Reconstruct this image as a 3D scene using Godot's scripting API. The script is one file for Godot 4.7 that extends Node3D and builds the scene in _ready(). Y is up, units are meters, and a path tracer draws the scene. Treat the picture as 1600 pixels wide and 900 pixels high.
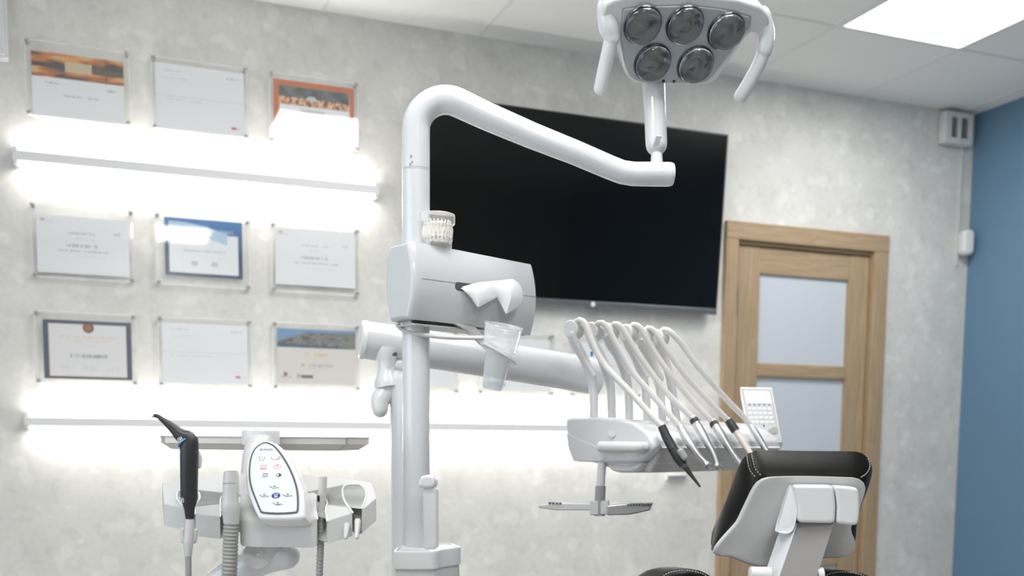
extends Node3D

# A dental surgery seen from the operator's stool. Metres, y up. The wall behind the equipment is z = 0.

# ---------------------------------------------------------------- shape builder
class Shape:
	var t := PackedVector3Array()
	var flat := {}
	var x := Transform3D()

	func tri(a: Vector3, b: Vector3, c: Vector3) -> void:
		if (b - a).cross(c - a).length_squared() > 1e-20:
			t.append_array([x * a, x * b, x * c])

	func quad(a: Vector3, b: Vector3, c: Vector3, d: Vector3) -> void:
		tri(a, b, c)
		tri(a, c, d)

	# turn the triangles added since "from" outwards
	func close(from: int) -> void:
		var v := 0.0
		var o := t[from] if t.size() > from else Vector3()
		for i in range(from, t.size(), 3):
			v += (t[i] - o).dot((t[i + 1] - o).cross(t[i + 2] - o))
		if v < 0.0:
			for i in range(from, t.size(), 3):
				var k := t[i + 1]
				t[i + 1] = t[i + 2]
				t[i + 2] = k

	func cap(r: Array) -> void:
		var from := t.size()
		cap_faces(r)
		for i in range(from, t.size(), 3):
			flat[i / 3] = true

	func cap_faces(r: Array) -> void:
		var n := Vector3()
		for i in r.size():
			n += (r[i] as Vector3).cross(r[(i + 1) % r.size()])
		if n.length() < 1e-12:
			return
		n = n.normalized()
		var u := n.cross(Vector3.UP if absf(n.y) < 0.9 else Vector3.RIGHT).normalized()
		var v := n.cross(u)
		var flat := PackedVector2Array()
		for p in r:
			flat.append(Vector2((p as Vector3).dot(u), (p as Vector3).dot(v)))
		var idx := Geometry2D.triangulate_polygon(flat)
		if idx.is_empty():
			var c := Vector3()
			for p in r:
				c += p / float(r.size())
			for i in r.size():
				tri(c, r[i], r[(i + 1) % r.size()])
			return
		for i in range(0, idx.size(), 3):
			var a: Vector3 = r[idx[i]]
			var b: Vector3 = r[idx[i + 1]]
			var c: Vector3 = r[idx[i + 2]]
			if (b - a).cross(c - a).dot(n) < 0.0:
				tri(a, c, b)
			else:
				tri(a, b, c)

	# skin over a row of closed rings with equally many points
	func rings(rs: Array, caps := true) -> void:
		var from := t.size()
		for k in rs.size() - 1:
			var a: Array = rs[k]
			var b: Array = rs[k + 1]
			for i in a.size():
				var j := (i + 1) % a.size()
				quad(a[i], a[j], b[j], b[i])
		if caps:
			var first: Array = (rs[0] as Array).duplicate()
			first.reverse()
			cap(first)
			cap(rs[-1])
			close(from)

	# polygon from z0 to z1, edges rounded by bevel
	func prism(poly: PackedVector2Array, z0: float, z1: float, bevel := 0.0, steps := 3) -> void:
		if z1 < z0:
			var k := z0
			z0 = z1
			z1 = k
		bevel = minf(bevel, (z1 - z0) * 0.499)
		var rs := []
		if bevel <= 0.0:
			rs = [Shape.lift(poly, z0), Shape.lift(poly, z1)]
		else:
			for k in steps + 1:
				var a := PI / 2 * k / steps
				rs.append(Shape.lift(Shape.inset(poly, bevel * (1.0 - sin(a))), z0 + bevel * (1.0 - cos(a))))
			for k in steps + 1:
				var a := PI / 2 * (1.0 - float(k) / steps)
				rs.append(Shape.lift(Shape.inset(poly, bevel * (1.0 - sin(a))), z1 - bevel * (1.0 - cos(a))))
		rings(rs)

	# polygon of the plane z = w pushed along a vector
	func slab(poly: PackedVector2Array, w: float, push: Vector3, bevel := 0.0) -> void:
		var rs := []
		var d := push.normalized()
		var h := push.length()
		if bevel > 0.0:
			for k in 4:
				var a := PI / 2 * k / 3.0
				rs.append(Shape.moved(Shape.lift(Shape.inset(poly, bevel * (1.0 - sin(a))), w), d * bevel * (1.0 - cos(a))))
			for k in 4:
				var a := PI / 2 * (1.0 - k / 3.0)
				rs.append(Shape.moved(Shape.lift(Shape.inset(poly, bevel * (1.0 - sin(a))), w), d * (h - bevel * (1.0 - cos(a)))))
		else:
			rs = [Shape.lift(poly, w), Shape.moved(Shape.lift(poly, w), push)]
		rings(rs)

	func box(size: Vector3, at := Vector3.ZERO, bevel := 0.0, steps := 2) -> void:
		var keep := x
		x = x * Transform3D(Basis(), at)
		var h := size / 2
		bevel = minf(bevel, minf(h.x, minf(h.y, h.z)) * 0.98)
		var p := PackedVector2Array([Vector2(-h.x, -h.y), Vector2(h.x, -h.y), Vector2(h.x, h.y), Vector2(-h.x, h.y)])
		if bevel > 0.0:
			p = Shape.rounded(p, bevel, steps + 1)
		prism(p, -h.z, h.z, bevel, steps)
		x = keep

	# radii may be a number or one per point; ends: 0 flat, 1 round
	func tube(path: Array, radii, seg := 16, ends := 0, squash := 1.0) -> void:
		var p := path.duplicate()
		var r := []
		for i in p.size():
			r.append(float(radii[i]) if radii is Array else float(radii))
		if ends == 1:
			var a: Vector3 = (p[0] - p[1]).normalized()
			var b: Vector3 = (p[-1] - p[-2]).normalized()
			var r0: float = r[0]
			var r1: float = r[-1]
			var p0: Vector3 = p[0]
			var p1: Vector3 = p[-1]
			for k in [1, 2, 3, 4]:
				var w: float = PI / 2 * k / 4.0
				p.push_front(p0 + a * r0 * sin(w))
				r.push_front(maxf(r0 * cos(w), r0 * 0.02))
				p.push_back(p1 + b * r1 * sin(w))
				r.push_back(maxf(r1 * cos(w), r1 * 0.02))
		var t0: Vector3 = (p[1] - p[0]).normalized()
		var up := Vector3.UP if absf(t0.y) < 0.9 else Vector3.BACK
		var u: Vector3 = t0.cross(up).normalized()
		var rs := []
		for i in p.size():
			var d: Vector3 = (p[mini(i + 1, p.size() - 1)] - p[maxi(i - 1, 0)]).normalized()
			u = (u - d * u.dot(d)).normalized()
			var v := d.cross(u)
			var ring := []
			for k in seg:
				var a := TAU * k / seg
				ring.append(p[i] + (u * cos(a) + v * sin(a) * squash) * r[i])
			rs.append(ring)
		rings(rs)

	# profile of (radius, height) turned round an axis
	func lathe(profile: Array, at := Transform3D(), seg := 24) -> void:
		var rs := []
		for q in profile:
			var ring := []
			for k in seg:
				var a := TAU * k / seg
				ring.append(at * Vector3(cos(a) * maxf(q.x, 1e-5), q.y, sin(a) * maxf(q.x, 1e-5)))
			rs.append(ring)
		rings(rs)

	func mesh(angle := 38.0) -> ArrayMesh:
		var fn := PackedVector3Array()
		var at := {}
		for i in range(0, t.size(), 3):
			fn.append((t[i + 1] - t[i]).cross(t[i + 2] - t[i]))
		for i in t.size():
			var key := Vector3i((t[i] * 200000.0).round())
			if at.has(key):
				at[key].append(i / 3)
			else:
				at[key] = [i / 3]
		var least := cos(deg_to_rad(angle))
		var n := PackedVector3Array()
		n.resize(t.size())
		for i in t.size():
			var own := fn[i / 3].normalized()
			if flat.has(i / 3):
				n[i] = own
				continue
			var sum := Vector3()
			for f in at[Vector3i((t[i] * 200000.0).round())]:
				if fn[f].normalized().dot(own) > least:
					sum += fn[f]
			n[i] = sum.normalized() if sum.length() > 0.0 else own
		var v := PackedVector3Array()
		var vn := PackedVector3Array()
		for i in range(0, t.size(), 3):
			v.append_array([t[i], t[i + 2], t[i + 1]])
			vn.append_array([n[i], n[i + 2], n[i + 1]])
		var a := []
		a.resize(Mesh.ARRAY_MAX)
		a[Mesh.ARRAY_VERTEX] = v
		a[Mesh.ARRAY_NORMAL] = vn
		var m := ArrayMesh.new()
		m.add_surface_from_arrays(Mesh.PRIMITIVE_TRIANGLES, a)
		return m

	static func lift(p: PackedVector2Array, z: float) -> Array:
		var r := []
		for q in p:
			r.append(Vector3(q.x, q.y, z))
		return r

	static func moved(r: Array, by: Vector3) -> Array:
		var o := []
		for p in r:
			o.append(p + by)
		return o

	# a ring drawn towards its middle
	static func shrunk(r: Array, by: float, push := Vector3.ZERO) -> Array:
		var c := Vector3()
		for p in r:
			c += p / float(r.size())
		var o := []
		for p in r:
			o.append(c + (p - c) * by + push)
		return o

	static func inset(p: PackedVector2Array, d: float) -> PackedVector2Array:
		if absf(d) < 1e-9:
			return p
		var area := 0.0
		for i in p.size():
			area += p[i].cross(p[(i + 1) % p.size()])
		var s := 1.0 if area > 0.0 else -1.0
		var o := PackedVector2Array()
		for i in p.size():
			var a := (p[i] - p[(i + p.size() - 1) % p.size()]).normalized()
			var b := (p[(i + 1) % p.size()] - p[i]).normalized()
			var n := Vector2(-a.y, a.x) + Vector2(-b.y, b.x)
			n = n.normalized() if n.length() > 1e-6 else Vector2(-a.y, a.x)
			var k := clampf(1.0 / maxf(0.5, n.dot(Vector2(-a.y, a.x))), 1.0, 1.5)
			o.append(p[i] + n * s * d * k)
		return o

	static func rounded(p: PackedVector2Array, r: float, steps := 4) -> PackedVector2Array:
		var o := PackedVector2Array()
		for i in p.size():
			var a := p[(i + p.size() - 1) % p.size()]
			var b := p[(i + 1) % p.size()]
			var c := p[i]
			var la := minf(r, (a - c).length() * 0.49)
			var lb := minf(r, (b - c).length() * 0.49)
			var s := c + (a - c).normalized() * la
			var e := c + (b - c).normalized() * lb
			for k in steps + 1:
				var w := float(k) / steps
				o.append(s.lerp(c, w).lerp(c.lerp(e, w), w))
		return o

	# a smooth closed line through points, n points evenly along it
	static func smooth(p: Array, n: int) -> Array:
		var dense := []
		var m := p.size()
		for i in m:
			for k in 12:
				dense.append((p[i] as Vector3).cubic_interpolate(p[(i + 1) % m], p[(i + m - 1) % m], p[(i + 2) % m], k / 12.0))
		dense.append(p[0])
		return Shape.even(dense, n, true)

	# a smooth open line through points
	static func curve(p: Array, n: int) -> Array:
		var dense := []
		var m := p.size()
		for i in m - 1:
			for k in 12:
				dense.append((p[i] as Vector3).cubic_interpolate(p[i + 1], p[maxi(i - 1, 0)], p[mini(i + 2, m - 1)], k / 12.0))
		dense.append(p[-1])
		return Shape.even(dense, n, false)

	static func even(dense: Array, n: int, closed: bool) -> Array:
		var total := 0.0
		for i in dense.size() - 1:
			total += (dense[i + 1] - dense[i]).length()
		var o := []
		var step := total / (n if closed else n - 1)
		var run := 0.0
		var want := 0.0
		for i in dense.size() - 1:
			var l: float = (dense[i + 1] - dense[i]).length()
			while o.size() < n and want <= run + l + 1e-9:
				o.append(dense[i].lerp(dense[i + 1], clampf((want - run) / maxf(l, 1e-9), 0.0, 1.0)))
				want += step
			run += l
		while o.size() < n:
			o.append(dense[-1])
		return o

	static func disc(r: float, n := 20, rx := 1.0) -> PackedVector2Array:
		var o := PackedVector2Array()
		for k in n:
			o.append(Vector2(cos(TAU * k / n) * r * rx, sin(TAU * k / n) * r))
		return o

# ---------------------------------------------------------------- nodes
var M := {}
var used := {}

func named(n: String) -> String:
	if not used.has(n):
		used[n] = 0
		return n
	used[n] += 1
	return "%s_%03d" % [n, used[n]]

func tag(o: Node3D, label: String, category: String, group := "", kind := "") -> void:
	o.set_meta("label", label)
	o.set_meta("category", category)
	if group:
		o.set_meta("group", group)
	if kind:
		o.set_meta("kind", kind)

func thing(called: String, label: String, category: String, at := Transform3D(), group := "", kind := "") -> Node3D:
	var o := Node3D.new()
	o.name = named(called)
	o.transform = at
	add_child(o)
	tag(o, label, category, group, kind)
	return o

func part(parent: Node3D, called: String, m, mat: Material, angle := 38.0, label := "") -> MeshInstance3D:
	var o := MeshInstance3D.new()
	o.name = called
	if m is Shape:
		o.mesh = m.mesh(angle)
	else:
		o.mesh = m
	o.material_override = mat
	if label:
		o.set_meta("label", label)
	parent.add_child(o, true)
	return o

func single(called: String, label: String, category: String, m, mat: Material, at := Transform3D(), group := "", kind := "", angle := 38.0) -> MeshInstance3D:
	var o := MeshInstance3D.new()
	o.name = named(called)
	if m is Shape:
		o.mesh = m.mesh(angle)
	else:
		o.mesh = m
	o.material_override = mat
	o.transform = at
	add_child(o)
	tag(o, label, category, group, kind)
	return o

func boxed(size: Vector3, at := Vector3.ZERO, bevel := 0.0) -> Shape:
	var s := Shape.new()
	s.box(size, at, bevel)
	return s

func span(a: Vector3, b: Vector3, bevel := 0.0) -> Shape:
	return boxed((b - a).abs(), (a + b) / 2, bevel)

func mat(called: String, c: Color, rough := 0.5, metal := 0.0) -> StandardMaterial3D:
	var m := StandardMaterial3D.new()
	m.resource_name = called
	m.albedo_color = c
	m.roughness = rough
	m.metallic = metal
	M[called] = m
	return m

func glow(called: String, c: Color, energy: float) -> StandardMaterial3D:
	var m := mat(called, c, 0.5)
	m.emission_enabled = true
	m.emission = c
	m.emission_energy_multiplier = energy
	return m

func area(called: String, size: Vector2, at: Vector3, aim: Vector3, energy: float, c: Color, host: Node3D) -> void:
	var l := AreaLight3D.new()
	l.name = called
	l.area_size = size
	l.light_energy = energy
	l.light_color = c
	l.area_range = 14.0
	l.area_attenuation = 2.0
	l.shadow_enabled = true
	var up := Vector3.FORWARD if absf(aim.y) > 0.5 else Vector3.UP
	l.transform = Transform3D(Basis.looking_at(aim, up), at)
	host.add_child(l, true)

# ---------------------------------------------------------------- textures
func noise(kind: int, freq: float, octaves: int, sd: int, size := 1024) -> Image:
	var f := FastNoiseLite.new()
	f.noise_type = kind
	f.frequency = freq
	f.fractal_octaves = octaves
	f.seed = sd
	return f.get_seamless_image(size, size)

func concrete() -> ImageTexture:
	var broad := noise(FastNoiseLite.TYPE_SIMPLEX_SMOOTH, 0.004, 4, 3)
	var fine := noise(FastNoiseLite.TYPE_SIMPLEX_SMOOTH, 0.05, 3, 5)
	var spots := noise(FastNoiseLite.TYPE_PERLIN, 0.017, 2, 9)
	var dark := noise(FastNoiseLite.TYPE_PERLIN, 0.022, 3, 21)
	var im := Image.create(1024, 1024, false, Image.FORMAT_RGB8)
	for y in 1024:
		for x in 1024:
			var s := smoothstep(0.60, 0.72, spots.get_pixel(x, y).r)
			var d := smoothstep(0.60, 0.78, dark.get_pixel(x, y).r)
			var v := 0.85 + (broad.get_pixel(x, y).r - 0.5) * 0.07 + (fine.get_pixel(x, y).r - 0.5) * 0.03 + s * 0.032 - d * 0.022
			im.set_pixel(x, y, Color(v, v * 0.994, v * 0.973))
	return ImageTexture.create_from_image(im)

func grain(dark: Color, light: Color, upright: bool, sd: int) -> ImageTexture:
	var f := FastNoiseLite.new()
	f.noise_type = FastNoiseLite.TYPE_SIMPLEX_SMOOTH
	f.frequency = 0.05
	f.fractal_octaves = 4
	f.seed = sd
	var im := Image.create(256, 256, false, Image.FORMAT_RGB8)
	for y in 256:
		for x in 256:
			var a := float(x if upright else y)
			var b := float(y if upright else x)
			var w := 0.5 + 0.5 * f.get_noise_2d(a * 2.6, b * 0.10) + 0.25 * f.get_noise_2d(a * 9.0 + 400.0, b * 0.3)
			im.set_pixel(x, y, dark.lerp(light, clampf(w, 0.0, 1.0)))
	return ImageTexture.create_from_image(im)

# a line of print too small to read: words as short broken strokes
func print_line(im: Image, x0: float, y0: float, w: float, h: float, c: Color, r: RandomNumberGenerator) -> void:
	var W := im.get_width()
	var x := x0 * W
	while x < (x0 + w) * W:
		var l := r.randf_range(1.0, 3.0)
		if r.randf() < 0.82:
			var hh := int(maxf(1.0, h * im.get_height() * r.randf_range(0.7, 1.0)))
			var k := c.lerp(Color.WHITE, r.randf_range(0.0, 0.4))
			im.fill_rect(Rect2i(int(x), int((y0 + h) * im.get_height()) - hh, int(maxf(1.0, l)), hh), k)
		x += l + 1.0

func blend(im: Image, rect: Rect2, fn_seed: int, ramp: Array, stretch: Vector2) -> void:
	var f := FastNoiseLite.new()
	f.seed = fn_seed
	f.frequency = 0.02
	f.fractal_octaves = 3
	for y in range(int(rect.position.y * im.get_height()), int(rect.end.y * im.get_height())):
		for x in range(int(rect.position.x * im.get_width()), int(rect.end.x * im.get_width())):
			var v := clampf(0.5 + 0.9 * f.get_noise_2d(x * stretch.x, y * stretch.y), 0.0, 0.999) * (ramp.size() - 1)
			im.set_pixel(x, y, (ramp[int(v)] as Color).lerp(ramp[int(v) + 1], v - int(v)))

func rect(im: Image, x: float, y: float, w: float, h: float, c: Color) -> void:
	var W := im.get_width()
	var H := im.get_height()
	im.fill_rect(Rect2i(roundi(x * W), roundi(y * H), maxi(1, roundi(w * W)), maxi(1, roundi(h * H))), c)

func stroke(im: Image, a: Vector2, b: Vector2, w: float, c: Color) -> void:
	var n := int((b - a).length() * 2.0) + 1
	for i in n + 1:
		var p := a.lerp(b, float(i) / n)
		for dy in range(int(-w), int(w) + 1):
			for dx in range(int(-w), int(w) + 1):
				if dx * dx + dy * dy <= w * w + 0.3:
					var q := Vector2i(int(p.x) + dx, int(p.y) + dy)
					if q.x >= 0 and q.y >= 0 and q.x < im.get_width() and q.y < im.get_height():
						im.set_pixelv(q, c)

func polyline(im: Image, at: Vector2, pts: Array, w: float, c: Color) -> void:
	for i in pts.size() - 1:
		stroke(im, at + pts[i], at + pts[i + 1], w, c)

func oval(im: Image, at: Vector2, rx: float, ry: float, w: float, c: Color, filled := false) -> void:
	var n := 40
	for k in n:
		var a := at + Vector2(cos(TAU * k / n) * rx, sin(TAU * k / n) * ry)
		var b := at + Vector2(cos(TAU * (k + 1) / n) * rx, sin(TAU * (k + 1) / n) * ry)
		stroke(im, a, b, w, c)
		if filled:
			stroke(im, at, a, w + 1.0, c)

func paper_print(kind: int) -> ImageTexture:
	var r := RandomNumberGenerator.new()
	r.seed = 100 + kind
	var im := Image.create(240, 172, false, Image.FORMAT_RGB8)
	var white := Color(0.94, 0.943, 0.95)
	var ink := Color(0.55, 0.56, 0.58)
	im.fill(white)
	match kind:
		0:  # sunset photograph over a white sheet
			blend(im, Rect2(0, 0, 1, 0.37), 4, [Color(0.20, 0.16, 0.14), Color(0.34, 0.26, 0.20), Color(0.74, 0.42, 0.16), Color(0.90, 0.56, 0.20), Color(0.84, 0.70, 0.50)], Vector2(0.40, 1.5))
			rect(im, 0.0, 0.15, 0.36, 0.07, Color(0.24, 0.20, 0.17))
			rect(im, 0.64, 0.17, 0.36, 0.08, Color(0.34, 0.32, 0.29))
			rect(im, 0.36, 0.11, 0.29, 0.15, Color(0.82, 0.75, 0.61))
			rect(im, 0.80, 0.0, 0.012, 0.37, Color(0.40, 0.28, 0.22))
			print_line(im, 0.13, 0.43, 0.17, 0.03, ink, r)
			print_line(im, 0.80, 0.46, 0.11, 0.03, Color(0.3, 0.3, 0.3), r)
			print_line(im, 0.34, 0.60, 0.38, 0.035, ink, r)
		1, 7:  # plain letters with a small red mark low on the right
			print_line(im, 0.10, 0.09, 0.20, 0.025, Color(0.7, 0.7, 0.72), r)
			print_line(im, 0.80, 0.10, 0.14, 0.03, ink, r)
			print_line(im, 0.10, 0.20, 0.25, 0.025, Color(0.76, 0.77, 0.79), r)
			print_line(im, 0.10, 0.50 + 0.03 * (kind % 2), 0.48, 0.02, Color(0.72, 0.73, 0.76), r)
			rect(im, 0.0, 0.48, 1.0, 0.006, Color(0.80, 0.81, 0.83))
			rect(im, 0.85, 0.86, 0.060, 0.035, Color(0.78, 0.32, 0.30))
			print_line(im, 0.90, 0.87, 0.06, 0.022, ink, r)
		2:  # orange border, evening town
			im.fill(Color(0.80, 0.43, 0.20))
			rect(im, 0.07, 0.11, 0.87, 0.81, white)
			blend(im, Rect2(0.07, 0.11, 0.87, 0.20), 11, [Color(0.20, 0.22, 0.24), Color(0.33, 0.36, 0.38), Color(0.45, 0.46, 0.47)], Vector2(1.0, 1.0))
			blend(im, Rect2(0.07, 0.30, 0.87, 0.14), 12, [Color(0.28, 0.22, 0.17), Color(0.55, 0.36, 0.2), Color(0.93, 0.62, 0.40), Color(0.98, 0.90, 0.80), Color(0.4, 0.3, 0.25)], Vector2(3.0, 2.0))
			oval(im, Vector2(112, 50), 12, 6, 1.0, Color(0.80, 0.84, 0.86), true)
			print_line(im, 0.33, 0.49, 0.30, 0.07, Color(0.35, 0.35, 0.36), r)
			for k in 3:
				print_line(im, 0.22, 0.64 + 0.09 * k, 0.55, 0.025, Color(0.72, 0.73, 0.75), r)
		3, 5:  # white diplomas with grey centred lines
			rect(im, 0.04, 0.06, 0.05, 0.05, Color(0.82, 0.72, 0.70))
			print_line(im, 0.08, 0.10, 0.09, 0.03, Color(0.7, 0.7, 0.72), r)
			print_line(im, 0.84, 0.24, 0.07, 0.05, ink, r)
			print_line(im, 0.33, 0.27, 0.32, 0.035, ink, r)
			print_line(im, 0.42, 0.36, 0.13, 0.03, Color(0.76, 0.76, 0.78), r)
			print_line(im, 0.32, 0.47, 0.33, 0.060, Color(0.5, 0.5, 0.52), r)
			print_line(im, 0.22, 0.58, 0.56, 0.035, ink, r)
			print_line(im, 0.40, 0.68, 0.34, 0.02, Color(0.78, 0.78, 0.8), r)
		4:  # blue border
			for y in 172:
				var c := Color(0.20, 0.50, 0.76).lerp(Color(0.07, 0.20, 0.36), clampf(y / 172.0 * 1.25, 0.0, 1.0))
				im.fill_rect(Rect2i(0, y, 240, 1), c)
			rect(im, 0.055, 0.25, 0.89, 0.69, white)
			for x in 180:
				im.fill_rect(Rect2i(13 + x, 10 + int(x * x * 0.0009), 1, 34), Color(0.72, 0.82, 0.90))
			print_line(im, 0.72, 0.14, 0.18, 0.09, Color(0.75, 0.83, 0.90), r)
			print_line(im, 0.38, 0.40, 0.25, 0.025, Color(0.75, 0.76, 0.78), r)
			print_line(im, 0.24, 0.53, 0.54, 0.035, ink, r)
			for k in 2:
				oval(im, Vector2(90 + 62 * k, 132), 9, 6, 1.0, Color(0.78, 0.79, 0.81), true)
		6:  # navy border with a round seal
			im.fill(Color(0.20, 0.28, 0.38))
			rect(im, 0.06, 0.06, 0.885, 0.90, Color(0.88, 0.72, 0.66))
			rect(im, 0.068, 0.072, 0.869, 0.876, Color(0.91, 0.905, 0.905))
			oval(im, Vector2(122, 20), 13, 13, 1.0, Color(0.22, 0.18, 0.17), true)
			oval(im, Vector2(122, 20), 9, 9, 1.0, Color(0.66, 0.38, 0.20), true)
			print_line(im, 0.18, 0.25, 0.64, 0.06, Color(0.90, 0.76, 0.68), r)
			print_line(im, 0.26, 0.32, 0.48, 0.04, Color(0.88, 0.78, 0.72), r)
			print_line(im, 0.42, 0.42, 0.16, 0.05, Color(0.84, 0.84, 0.84), r)
			print_line(im, 0.30, 0.56, 0.43, 0.075, Color(0.36, 0.37, 0.40), r)
			for k in 3:
				print_line(im, 0.18 + 0.27 * k, 0.76, 0.14, 0.10, Color(0.80, 0.82, 0.83), r)
		8:  # sea and town over a cream sheet
			im.fill(Color(0.885, 0.865, 0.84))
			blend(im, Rect2(0, 0, 1, 0.34), 33, [Color(0.28, 0.30, 0.30), Color(0.42, 0.42, 0.38), Color(0.58, 0.55, 0.47), Color(0.35, 0.42, 0.47), Color(0.64, 0.62, 0.58)], Vector2(1.6, 2.2))
			for x in 240:
				var h := int(40.0 - minf(x, 90) * 0.34)
				im.fill_rect(Rect2i(x, 0, 1, maxi(h, 4)), Color(0.44, 0.60, 0.76))
				im.fill_rect(Rect2i(x, 44 + int(x * 0.05), 1, maxi(1, 12 - int(x * 0.05))), Color(0.26, 0.36, 0.46))
			print_line(im, 0.36, 0.42, 0.30, 0.065, Color(0.90, 0.62, 0.32), r)
			print_line(im, 0.36, 0.50, 0.30, 0.02, Color(0.85, 0.72, 0.55), r)
			print_line(im, 0.30, 0.62, 0.40, 0.055, Color(0.52, 0.52, 0.52), r)
			print_line(im, 0.36, 0.70, 0.28, 0.025, Color(0.74, 0.73, 0.71), r)
			oval(im, Vector2(24, 142), 4, 6, 1.0, Color(0.60, 0.52, 0.42), true)
			print_line(im, 0.04, 0.86, 0.13, 0.035, Color(0.45, 0.45, 0.45), r)
			rect(im, 0.24, 0.82, 0.05, 0.07, Color(0.70, 0.70, 0.70))
			rect(im, 0.30, 0.83, 0.15, 0.06, Color(0.42, 0.43, 0.43))
		_:  # the sheets further right: white, a blue line low on the left
			print_line(im, 0.30, 0.12, 0.40, 0.05, Color(0.66, 0.74, 0.84), r)
			print_line(im, 0.25, 0.45, 0.50, 0.03, ink, r)
			rect(im, 0.03, 0.87, 0.30, 0.07, Color(0.36, 0.62, 0.82))
	return ImageTexture.create_from_image(im)

# at: name, six keys, four seat keys and the disc, in pixels of the print
func pod_print(spots: Array) -> ImageTexture:
	var im := Image.create(360, 480, false, Image.FORMAT_RGB8)
	im.fill(Color(0.865, 0.885, 0.91))
	var k := Color(0.22, 0.23, 0.26)
	# the maker's name, drawn letter by letter
	var at: Vector2 = spots[0] - Vector2(40, 6)
	polyline(im, at, [Vector2(0, 0), Vector2(0, 12)], 1.4, k)
	polyline(im, at, [Vector2(12, 0), Vector2(2, 6), Vector2(13, 12)], 1.4, k)
	polyline(im, at, [Vector2(19, 12), Vector2(27, 0), Vector2(35, 12)], 1.4, k)
	polyline(im, at, [Vector2(39, 0), Vector2(47, 12), Vector2(55, 0)], 1.4, k)
	oval(im, at + Vector2(70, 6), 10, 6, 1.4, k)
	for p in spots.slice(1, 7):
		im.fill_rect(Rect2i(int(p.x) - 26, int(p.y) - 20, 52, 40), Color(0.90, 0.92, 0.94))
	polyline(im, spots[1], [Vector2(-18, -13), Vector2(-13, 13), Vector2(13, 13), Vector2(18, -13)], 1.6, k)
	polyline(im, spots[1], [Vector2(0, -14), Vector2(0, 4)], 1.6, k)
	polyline(im, spots[2], [Vector2(-30, -5), Vector2(-16, 10), Vector2(6, 12), Vector2(8, 4)], 1.6, k)
	polyline(im, spots[2], [Vector2(12, 12), Vector2(20, -12), Vector2(28, -12), Vector2(28, 7), Vector2(14, 7)], 1.6, k)
	var red := Color(0.66, 0.24, 0.20)
	oval(im, spots[3] - Vector2(0, 8), 20, 6, 1.5, red)
	polyline(im, spots[3], [Vector2(-20, 11), Vector2(-4, 7), Vector2(8, 12), Vector2(22, 7), Vector2(22, 14), Vector2(-20, 14)], 1.5, red)
	oval(im, spots[4], 22, 15, 1.8, Color(0.78, 0.38, 0.18))
	polyline(im, spots[4], [Vector2(0, -12), Vector2(0, 2)], 2.6, Color(0.60, 0.22, 0.16))
	polyline(im, spots[5], [Vector2(-16, -13), Vector2(16, -13), Vector2(16, 13), Vector2(-16, 13), Vector2(-16, -13)], 1.5, k)
	oval(im, spots[5], 10, 8, 1.4, k)
	polyline(im, spots[6], [Vector2(0, -14), Vector2(19, 0), Vector2(0, 14), Vector2(-19, 0), Vector2(0, -14)], 1.6, k)
	for j in 14:
		stroke(im, spots[6] + Vector2(1 + j, j - 13), spots[6] + Vector2(1 + j, 13 - j), 1.0, k)
	# four seat positions round a blue disc
	for p in spots.slice(7, 11):
		polyline(im, p, [Vector2(-30, -5), Vector2(-12, 3), Vector2(2, 8), Vector2(16, 1), Vector2(32, 3)], 2.0, k)
		polyline(im, p, [Vector2(-6, -11), Vector2(2, -4), Vector2(6, -11)], 2.4, k)
	polyline(im, spots[10] + Vector2(0, 4), [Vector2(-4, 2), Vector2(14, 0)], 3.0, k)
	var disc: Vector2 = spots[11]
	oval(im, disc, 26, 18, 1.0, Color(0.09, 0.17, 0.46), true)
	polyline(im, disc, [Vector2(-12, -11), Vector2(-12, -3), Vector2(-4, -3)], 1.6, Color.WHITE)
	polyline(im, disc, [Vector2(0, -3), Vector2(0, -11), Vector2(9, -11), Vector2(9, -7), Vector2(0, -7)], 1.6, Color.WHITE)
	polyline(im, disc, [Vector2(-8, 11), Vector2(-8, 3), Vector2(0, 11), Vector2(0, 3)], 1.6, Color.WHITE)
	polyline(im, disc, [Vector2(5, 11), Vector2(5, 3), Vector2(12, 3), Vector2(12, 7), Vector2(5, 7)], 1.6, Color.WHITE)
	return ImageTexture.create_from_image(im)

# ---------------------------------------------------------------- the scene
func _ready() -> void:
	camera_and_light()
	materials()
	room()
	ceiling_lights()
	door()
	television()
	wall_lights()
	certificates()
	wall_fittings()
	lamp_pole()
	dental_lamp()
	tissue_box()
	jaw_model()
	drinking_cup()
	support_column()
	delivery_console()
	instruments()
	spittoon()
	assistant_console()
	dental_chair()

func camera_and_light() -> void:
	var cam := Camera3D.new()
	cam.name = "camera"
	cam.transform = Transform3D(CAMBASIS, Vector3(0.0, 1, 4.2))
	cam.projection = Camera3D.PROJECTION_FRUSTUM
	cam.near = 0.05
	cam.far = 100.0
	cam.size = 2.0 * 0.05 * 450.0 / 1584.27
	cam.frustum_offset = Vector2((800.0 - 787.78) / 1584.27, (838.93 - 450.0) / 1584.27) * 0.05
	var lens := CameraAttributesPhysical.new()
	lens.frustum_focal_length = 50.0
	lens.frustum_focus_distance = 1.98
	lens.frustum_near = 0.05
	lens.frustum_far = 100.0
	lens.exposure_aperture = 5.0
	cam.attributes = lens
	add_child(cam)
	cam.projection = Camera3D.PROJECTION_FRUSTUM
	cam.size = 2.0 * 0.05 * 450.0 / 1584.27
	cam.near = 0.05
	cam.current = true
	var env := Environment.new()
	env.background_mode = Environment.BG_COLOR
	env.background_color = Color(0.75, 0.8, 0.88)
	env.tonemap_mode = Environment.TONE_MAPPER_LINEAR
	env.tonemap_exposure = EXPOSURE
	env.sdfgi_enabled = true
	env.ssao_enabled = true
	env.ssil_enabled = true
	var w := WorldEnvironment.new()
	w.name = "surroundings"
	w.environment = env
	add_child(w)

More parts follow.
